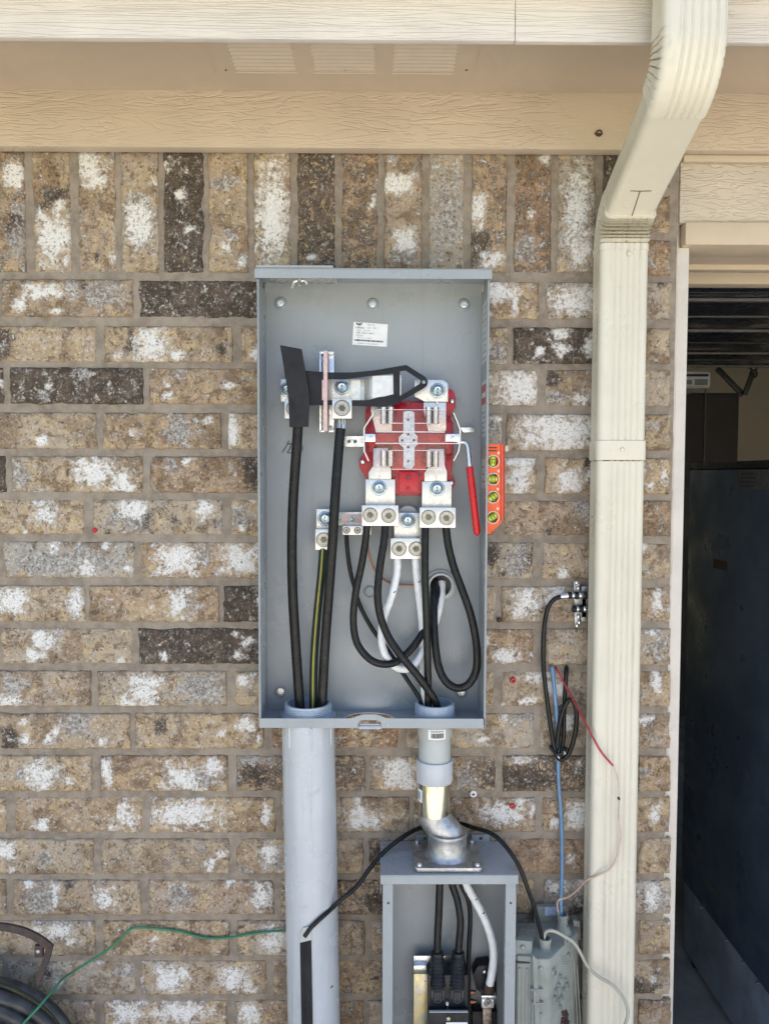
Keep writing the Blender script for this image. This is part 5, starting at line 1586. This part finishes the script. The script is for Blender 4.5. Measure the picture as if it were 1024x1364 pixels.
MB().pbox(551, 1286.3, 568, 1297, -0.056, 0.012).build('bend', M_STEEL, pb, bevel=0.0005)
MB().cyl(P(566, 1307, -0.0642), P(566, 1307, -0.0646), 0.0012, seg=8).build('hole', M_INK, pb)
# neutral lug in the lower box
M_OLDCU = simple('tarnished_copper', (0.17, 0.10, 0.065), 0.45, 0.7, var=0.4, vscale=120, c2=(0.34, 0.30, 0.27))
nl = thing('neutral_terminal', P(648, 1400, -0.04), 'black insulated terminal with copper lug under the white cable', 'terminal')
MB().ppoly([(636, 1287), (652, 1285), (660, 1292), (662, 1329), (652, 1331), (634, 1318), (629.5, 1299)], [], -0.050, 0.026).build('insulator', M_BLACKP, nl, bevel=0.0015)
screw_front(P(645, 1294, -0.05).x, -0.0505, P(645, 1294, -0.05).z, 0.0040, nl)
MB().lathe(P(652, 1310, -0.066), P(650, 1326, -0.060), [(0, R(6.5, -0.06)), (0.5, R(7.5, -0.06)), (1, R(6.5, -0.06))], 16).build('copper_sleeve', M_RUST, nl, True)
MB().pbox(641, 1326.5, 661, 1331, -0.072, 0.03).build('clamp', M_STEEL, nl, bevel=0.0008)
MB().pbox(641.5, 1331.4, 657.5, 1343, -0.074, 0.02).build('lug_block', M_TIN, nl, bevel=0.0008)
hex_screw(649.5, 1336, -0.074, R(5, -0.07), nl)
MB().pbox(643, 1343.2, 654, 1380, -0.064, 0.008).build('copper_strap', M_OLDCU, nl, bevel=0.001)
MB().pbox(629, 1347.5, 661, 1420, -0.048, 0.02).build('lower_block', M_BLACKP, nl, bevel=0.001)
for yy in (1321.5, 1334):
    MB().lathe(P(624, yy, -0.045), P(634, yy, -0.045), [(0, R(3)), (0.5, R(3.2)), (1, R(2))], 10).build('copper_pin', M_COPPER, nl, True)
g2 = 'cables in the breaker box'
cable('feeder_cable', 'straight black cable entering the left breaker boot', [(586, 1150, -0.066), (585.5, 1178, -0.068), (584, 1220, -0.070), (582.5, 1250, -0.072), (582, 1284, -0.074)], 5.2, group=g2)
cable('feeder_cable', 'curved black cable entering the right breaker boot', [(597, 1150, -0.064), (602, 1178, -0.066), (609, 1200, -0.068), (613, 1228, -0.070), (611, 1258, -0.072), (609.5, 1284, -0.074)], 5.0, group=g2)
cable('feeder_cable', 'thin black cable running down right of the breaker', [(606, 1150, -0.060), (614, 1178, -0.060), (623, 1198, -0.058), (626, 1222, -0.056), (624.5, 1260, -0.054), (623.5, 1300, -0.052), (623, 1400, -0.050)], 3.3, group=g2)
taped('feeder_cable', 'white taped cable curving to the insulated terminal', [(612, 1150, -0.058), (621, 1178, -0.060), (634, 1202, -0.064), (647, 1228, -0.068), (655.5, 1255, -0.070), (657, 1280, -0.070), (652, 1312, -0.066)], 5.6, -0.066, g2, (0.3, 0.42))

# ------------------------------------------------------------------ telephone network box
nid = thing('network_box', P(730, 1400, -0.05), 'grey plastic network interface box with ribbed open side by the downspout', 'utility box')
zn1 = P(720, 1278, -0.13).z
zn0 = 0.42
bd = MB()
def npoly(pts): return [(P(a, 1320, y).x, y) for a, y in pts]
bd.hpoly(npoly([(686, -0.020), (684.5, -0.112), (688, -0.120), (706, -0.122), (708, -0.128), (729, -0.130), (734, -0.126), (757, -0.075), (768, -0.052), (772, -0.010)]), [], zn0, zn1)
nb_ = bd.build('body', M_NID, nid, bevel=0.0035, bseg=3)
# leaning shoulder towards the wall
zt2 = P(750, 1228, -0.06).z
up = MB()
up.hexa([P(712, 1280, -0.115), P(733, 1280, -0.115), P(771, 1280, -0.015), P(712, 1280, -0.015), P(716, 1262, -0.075), P(735, 1258, -0.075), P(765, 1236, -0.012), P(716, 1236, -0.012)])
up.build('shoulder', M_NID, nid, bevel=0.003)
hd = MB()
hd.hexa([P(684.5, 1280, -0.118), P(708.5, 1280, -0.118), P(708.5, 1280, -0.06), P(684.5, 1280, -0.06), P(685, 1252, -0.110), P(708, 1254, -0.110), P(714, 1238, -0.06), P(694, 1236, -0.06)])
hd.build('hinge_cap', M_NID, nid, bevel=0.0025)
bp = MB()
bp.ppoly([(711, 1214), (716, 1208), (742, 1208), (744, 1216), (768, 1228), (771, 1262), (711, 1262)], [], -0.016, 0.012)
bp.build('back_plate', M_NID, nid, bevel=0.001)
MB().pbox(725, 1209, 741.5, 1219.5, -0.020, 0.003).build('blue_sticker', simple('pale_blue_sticker', (0.30, 0.40, 0.62), 0.5, var=0.4, vscale=200, c2=(0.5, 0.55, 0.66)), nid)
def collar(px, py0, py1, rpx, Y):
    a, b = P(px, py1, Y), P(px, py0, Y)
    r = R(rpx, Y)
    m = MB()
    m.lathe(a, b, [(0, r * 1.02), (0.7, r), (0.72, r * 1.12), (1, r * 1.10), (1, r * 0.85), (0.2, r * 0.8)], 22, False)
    o = m.build('cable_port', M_NID, nid, True)
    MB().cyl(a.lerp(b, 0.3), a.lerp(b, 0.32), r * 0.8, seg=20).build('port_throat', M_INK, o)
    return o
collar(725.5, 1249, 1266, 7.6, -0.098)
collar(748.5, 1217, 1234, 7.4, -0.045)
MB().lathe(P(726, 1277, -0.100), P(725.5, 1263, -0.098), [(0, R(14)), (0.5, R(12.5)), (1, R(8))], 24).build('port_base', M_NID, nid, True)
MB().lathe(P(750, 1256, -0.050), P(749, 1232, -0.045), [(0, R(13)), (0.6, R(12)), (1, R(8.2))], 24).build('port_base', M_NID, nid, True)
# clip on the front edge
kl = MB()
kl.pbox(707, 1318, 723, 1320.5, -0.136, 0.010); kl.pbox(709, 1336, 724, 1338.5, -0.136, 0.010); kl.pbox(710.5, 1320, 714, 1337, -0.137, 0.008)
kl.build('clip', M_NID, nid, bevel=0.0005)
MB().ppoly([(709, 1272), (716, 1279), (719, 1364), (722, 1440), (715, 1440), (712, 1364)], [], -0.134, 0.006).build('door_edge', M_NID, nid, bevel=0.0012)
# pegs, ribs and rings on the slanting side face
def on_side(px, py):
    # the side plane runs from (734 px, Y -.126) to (768 px, Y -.052)
    Y = -0.126 + 0.074 * max(0, min(1, (px - 734) / 34.0))
    return P(px, py, Y)
nrm = Vector((0.80, -0.6, 0)).normalized()
for (px, py, r) in ((735.5, 1294, 5.2), (744, 1300, 3.4), (742, 1312, 3.6), (738, 1320, 3.2), (737, 1330, 4.4), (741, 1331.5, 3.8), (746, 1328, 3.4), (753, 1311, 4.4), (751, 1304, 3.0), (744, 1340, 3.2), (755, 1272, 3.0), (748, 1318, 3.2)):
    c = on_side(px, py)
    m = MB()
    rr = R(r, -0.09)
    m.lathe(c - nrm * 0.004, c + nrm * 0.006, [(0, rr), (1, rr * 0.92), (1, rr * 0.62), (0.3, rr * 0.6)], 16, False)
    m.build('peg_ring', M_NID, nid, True)
for (px, y0_, y1_) in ((757, 1262, 1420), (764, 1280, 1420), (751, 1232, 1270), (768, 1285, 1420)):
    a, b = on_side(px, y0_), on_side(px + (y1_ - y0_) * 0.055, y1_)
    MB().tube([a, (a + b) / 2, b], 0.0018, 6, sub=2).build('side_rib', M_NID, nid, True)
MB().ppoly([(763, 1226), (772, 1228), (773, 1252), (764, 1250)], [], -0.034, 0.02).build('side_latch', M_NID, nid, bevel=0.0015)
for (px, y0_, y1_) in ((690, 1290, 1430), (700, 1290, 1430)):
    MB().pbox(px, y0_, px + 1.6, y1_, -0.1232, 0.003).build('panel_rib', M_NID, nid, bevel=0.0006)
MB().pbox(685.5, 1281.5, 707.5, 1283.5, -0.1225, 0.003).build('panel_gap', M_INK, nid)
for (px, py) in ((696, 1262), (720, 1290), (720, 1352)):
    yq = -0.1135 if px < 700 else -0.1295
    c = P(px, py, yq)
    MB().lathe((c.x, yq + 0.003, c.z), (c.x, yq - 0.0025, c.z), [(0, R(3.4, yq)), (0.8, R(3.2, yq)), (1, R(2.2, yq))], 12).build('screw_boss', M_NID, nid, True)
for k in range(5):
    a = on_side(744 + k * 1.2, 1272 + 3.0 * k); b = on_side(757 + k * 1.0, 1272 + 3.0 * k)
    MB().tube([a, b], 0.0012, 6, sub=1).build('cooling_fin', M_NID, nid)
nst = MB()
for k in range(60):
    c = on_side(750 + random.uniform(-3, 5), 1358 + random.uniform(-12, 14))
    nst.lathe(c - nrm * 0.001, c + nrm * random.uniform(0.002, 0.006), [(0, random.uniform(0.0015, 0.004)), (1, 0.001)], 6)
tag(nst.build('mud_wasp_nest', M_RUST, None, True), 'small brown mud nest on the side of the network box', 'nest')

# ------------------------------------------------------------------ loose wires
gl = 'loose low-voltage wires on the wall'
_df = [pipe_front(*q_, 0.0042) for q_ in ((406, 1247), (413, 1237), (422, 1228), (432, 1219), (442, 1210))]
_dw = cable('drop_wire', 'black flat drop wire from the conduit strip behind the offset elbow to the network box',
      _df + [(452, 1200, -0.096), (475, 1181, -0.084), (490, 1160, -0.074), (510, 1136, -0.060), (532, 1118, -0.042), (556, 1104, -0.020), (585, 1098, -0.012), (612, 1097, -0.018), (632, 1103, -0.040), (654, 1110, -0.066), (672, 1126, -0.092), (690, 1152, -0.112), (702, 1182, -0.116), (712, 1212, -0.110), (721, 1246, -0.100), (724, 1262, -0.098)], 3.0, M_BLACK, -0.08, 'wire', gl)
cable('green_wire', 'thin green wire trailing from behind the conduit across the bricks to the hose',
      [(386, 1240, -0.010), (370, 1240, -0.008), (340, 1243, -0.006), (300, 1249.5, -0.006), (268, 1248.5, -0.006), (246, 1242, -0.006), (216, 1237.5, -0.007), (186, 1235.5, -0.008), (172, 1239.5, -0.009), (155, 1256, -0.010), (132, 1273, -0.014), (105, 1290, -0.024), (84, 1304, -0.050), (66, 1325, -0.084), (48, 1346, -0.104), (26, 1369, -0.112), (0, 1395, -0.114)], 1.6, M_GREENW, -0.01, 'wire', gl)
cable('blue_wire', 'pale blue wire hanging from the mortar joint into the network box',
      [(734, 889, 0.004), (735.5, 893, -0.004), (739, 930, -0.009), (742, 965, -0.010), (743, 1000, -0.012), (743.5, 1040, -0.010), (746.5, 1080, -0.010), (748, 1125, -0.014), (748, 1165, -0.024), (746.5, 1200, -0.038), (747.5, 1226, -0.045)], 2.6, M_BLUEW, -0.01, 'wire', gl)
tw = thing('striped_wire', P(742, 889, 0), 'thin red wire fading to white and tan that crosses the downspout', 'wire', gl)
MB().tube(path([(740, 889, 0.004), (742, 893, -0.006), (752, 912, -0.014), (770, 945, -0.050), (786, 976, -0.088), (800, 1001, -0.094), (816, 1020, -0.096)]), R(1.5, -0.06), 8).build('red_length', M_REDW, tw, True)
MB().tube(path([(816, 1020, -0.096), (822, 1035, -0.097), (824.5, 1058, -0.097), (823.5, 1085, -0.096)]), R(1.2, -0.09), 8).build('white_length', M_WHITEW, tw, True)
MB().tube(path([(823.5, 1085, -0.096), (826, 1110, -0.096), (823, 1136, -0.095), (812, 1157, -0.094), (795, 1166, -0.090), (780, 1173, -0.074), (768, 1186, -0.050), (756, 1195, -0.040), (745, 1198, -0.040), (741.5, 1205, -0.042), (743, 1214, -0.044), (746, 1226, -0.045)]), R(1.4, -0.08), 8).build('tan_length', M_TANW, tw, True)
MB().tube(path([(822.8, 1062, -0.0985), (824.3, 1065, -0.0985)]), R(1.7, -0.09), 6, sub=1).build('nick', M_INK, tw)
cable('grey_wire', 'thin grey wire bowing from the network box across the downspout foot',
      [(724, 1262, -0.099), (724.5, 1247, -0.100), (728, 1240.5, -0.102), (737, 1240, -0.104), (751, 1247, -0.104), (764, 1256, -0.104), (773, 1270, -0.104), (782, 1287, -0.104), (797, 1301, -0.106), (815, 1312, -0.106), (829, 1328, -0.106), (836, 1348, -0.108), (831, 1368, -0.112), (822, 1390, -0.112)], 2.3, M_GREYW, -0.10, 'wire', gl)
cx_ = thing('coax_cable', P(742, 1000, -0.01), 'black coaxial cable looped and tied below a brass-fitted ground block', 'cable', gl)
MB().tube(path([(752, 795, -0.018), (746, 795, -0.020), (737, 799, -0.022), (729, 811, -0.020), (724.5, 835, -0.014), (723, 870, -0.010), (725, 905, -0.010), (730, 945, -0.012), (735, 980, -0.016), (740, 1003, -0.020), (747, 1012, -0.020), (757, 1004, -0.020), (765, 980, -0.022), (767.5, 955, -0.024), (765, 938, -0.024), (758, 932, -0.022), (750, 945, -0.020), (744, 970, -0.018), (741, 1000, -0.016)]), R(3.1, -0.015), 10).build('long_length', M_BLACK, cx_, True)
MB().tube(path([(754, 889, 0.004), (754, 893, -0.008), (752.5, 915, -0.010), (751, 950, -0.010), (750, 985, -0.012), (746, 1004, -0.014)]), R(2.9, -0.01), 10).build('short_length', M_BLACK, cx_, True)
c = P(743, 999, -0.017)
tie = MB()
tie.tube([c + Vector((-0.016, -0.004, 0.006)), c + Vector((-0.006, -0.011, -0.004)), c + Vector((0.006, -0.011, -0.001)), c + Vector((0.014, -0.006, 0.004)), c + Vector((0.010, 0.004, 0.004)), c + Vector((-0.012, 0.004, 0.006)), c + Vector((-0.016, -0.004, 0.006))], 0.0026, 8, sub=4)
tie.build('cable_tie', M_BLACKP, cx_, True)
for (dx, dz) in ((-0.003, -0.007), (0.008, 0.001)):
    MB().cyl(c + Vector((dx, -0.012, dz)), c + Vector((dx + .001, -0.017, dz - 0.002)), 0.0014, seg=8).build('wire_end', M_PAPER, cx_)
for (px, py, r) in ((734.5, 891, 4.2), (741.5, 892, 4.0), (754, 890, 5.0)):
    pass

# ground block with F connectors
gbk = thing('ground_block', P(775, 832, -0.01), 'small zinc coaxial ground block with two black-ringed connectors', 'ground block')
pm = MB()
pm.ppoly([(764, 774), (771, 774), (772.5, 788), (780, 790), (781, 822), (772.5, 823), (771, 834), (765, 834)], [circle(767.5, 778, 1.6, n=8)], -0.010, 0.003)
pm.build('plate', M_CAST, gbk, bevel=0.0006)
MB().pbox(774, 781, 788, 828, -0.010, 0.012).build('casting', M_CAST, gbk, bevel=0.002)
for (py, x0_) in ((793, 756), (811, 762)):
    segs = [(x0_, x0_ + 5, 4.6, M_BLACKP), (x0_ + 5, x0_ + 9, 4.2, M_STEEL), (x0_ + 9, x0_ + 14, 5.0, M_BLACKP), (x0_ + 14, x0_ + 20, 4.4, M_STEEL), (x0_ + 20, x0_ + 25, 5.2, M_BLACKP)]
    for (a, b, r, mt) in segs:
        MB().lathe(P(a, py, -0.020), P(b, py, -0.020), [(0, R(r) * 0.92), (0.15, R(r)), (0.85, R(r)), (1, R(r) * 0.92)], 14).build('connector_ring', mt, gbk, True)
MB().lathe(P(746, 794.5, -0.020), P(756, 793.5, -0.020), [(0, R(3.5)), (0.1, R(3.9)), (1, R(3.9))], 14).build('crimp_sleeve', M_STEEL, gbk, True)
for (px, py) in ((767.5, 776), (769.5, 783.5), (770, 821), (771, 829), (768, 833)):
    screw_front(P(px, py, -0.012).x, -0.0125, P(px, py, -0.012).z, R(2.6), gbk, M_STEEL, 'terminal_screw')

# small fixings in the wall
def plug(px, py, label):
    c = P(px, py, 0)
    t = thing('wall_plug', (c.x, -0.002, c.z), label, 'wall plug', 'red wall plugs')
    m = MB()
    m.lathe((c.x, 0.004, c.z), (c.x, -0.0032, c.z), [(0, R(4)), (0.6, R(4.4)), (1, R(3.4)), (1, R(1.6)), (0.3, R(1.5))], 14, False)
    m.build('sleeve', M_ANCHOR, t, True)
    MB().cyl((c.x, 0.001, c.z), (c.x, 0.0005, c.z), R(1.6), seg=10).build('hole', M_INK, t)
plug(683, 906.5, 'red plastic wall plug in a brick left of the blue wire')
plug(682, 1073.5, 'red plastic wall plug in a white-limed brick above the breaker box')
c = P(630, 1057, 0)
sw = thing('wall_screw', (c.x, 0, c.z), 'pale cross-head screw in the mortar right of the bright nipple', 'screw')
MB().lathe((c.x, 0.006, c.z), (c.x, -0.0045, c.z), [(0, R(3.2)), (0.5, R(4.6)), (0.85, R(4.6)), (1, R(3.2))], 16).build('head', M_PAPER, sw, True)
rcx = MB()
rcx.box(c.x - R(2.2), c.x + R(2.2), -0.0050, -0.0042, c.z - R(0.7), c.z + R(0.7))
rcx.box(c.x - R(0.7), c.x + R(0.7), -0.0051, -0.0041, c.z - R(2.2), c.z + R(2.2))
rcx.build('recess', M_INK, sw)
c = P(664, 826, 0)
tag(MB().lathe((c.x, 0.006, c.z), (c.x + 0.001, -0.004, c.z + 0.001), [(0, R(2.6)), (0.6, R(3.4)), (1, R(1.6))], 10).build('rusty_nail', M_RUST, None, True), 'rusty nail head in the mortar right of the meter enclosure', 'nail')
c = P(126, 706.5, -0.001)
tag(MB().lathe((c.x, 0.003, c.z), (c.x, -0.0032, c.z), [(0, R(3.4)), (0.5, R(3.5)), (1, R(1.6))], 9).build('red_drip', M_ANCHOR, None, True), 'small red paint blob on the lower edge of a brick at left', 'paint blob')

# ------------------------------------------------------------------ hose hanger and hose
hr = thing('hose_hanger', P(30, 1300, -0.02), 'rusty curved iron hose hanger bracket on the wall at lower left', 'hanger')
def strap_path(pts, wpx, tY, name):
    pp = smooth_path([P(*p) for p in pts], 5)
    rs = []
    for i, p in enumerate(pp):
        t = (pp[min(i + 1, len(pp) - 1)] - pp[max(i - 1, 0)]).normalized()
        n = Vector((0, 1, 0)).cross(t).normalized() * R(wpx, -0.05)
        rs.append([p - n, p + n, p + n + Vector((0, tY, 0)), p - n + Vector((0, tY, 0))])
    m = MB(); m.rings(rs)
    return m.build(name, M_IRON, hr, bevel=0.0006, bseg=1)
strap_path([(-70, 1250, -0.105), (-35, 1237, -0.105), (0, 1235.5, -0.105), (30, 1241.5, -0.105), (52, 1252, -0.105), (66, 1263, -0.105)], 5.0, 0.006, 'arch')
strap_path([(67, 1259, -0.0985), (62, 1277, -0.0985), (56, 1293, -0.0985), (51, 1306, -0.0985)], 4.2, 0.005, 'leg')
MB().pbox(-60, 1380, 10, 1400, -0.045, 0.043).build('wall_plate', M_IRON, hr, bevel=0.001)
MB().pbox(46, 1260, 57, 1276, -0.1045, 0.008).build('mount_foot', M_IRON, hr, bevel=0.001)
screw_front(P(51.5, 1267, -0.1045).x, -0.1048, P(51.5, 1267, -0.1045).z, R(3.2, -0.1), hr, M_CAST, 'bolt')
hs = thing('garden_hose', P(-30, 1420, -0.08), 'coil of dark rubber garden hose hanging at lower left', 'hose')
cc0 = P(-34, 1436, -0.085)
def coil(Rpx, Y, rpx, dx=0, dz=0, ph=0.0):
    c = P(-34, 1436, Y) + Vector((R(dx), 0, R(dz)))
    pts = []
    rr = R(Rpx, Y)
    for k in range(49):
        a = 2 * math.pi * k / 48 + ph
        w = 1 + 0.02 * math.sin(3 * a + ph)
        pts.append((c.x + rr * w * math.cos(a), Y + 0.006 * math.sin(2 * a + ph), c.z + rr * w * math.sin(a)))
    o = MB().tube(pts, R(rpx, Y), 14, sub=2).build('hose_turn', M_HOSE, hs, True)
    return o
for i, (Rp, Y, rp) in enumerate(((139, -0.070, 9), (124, -0.086, 10), (108, -0.092, 10), (91, -0.084, 10), (128, -0.050, 9), (112, -0.060, 9), (75, -0.090, 10), (97, -0.062, 9))):
    coil(Rp, Y, rp, random.uniform(-2, 2), random.uniform(-2, 2), i * 0.9)
pts = []
for k in range(25):
    a = math.pi * (0.05 + 0.9 * k / 24)
    c = P(-34, 1436, -0.070)
    pts.append((c.x + R(142.5, -0.07) * math.cos(a), -0.078, c.z + R(142.5, -0.07) * math.sin(a)))
MB().tube(pts, R(3.0, -0.07), 8, sub=2).build('yellow_line', M_HOSEY, hs, True)
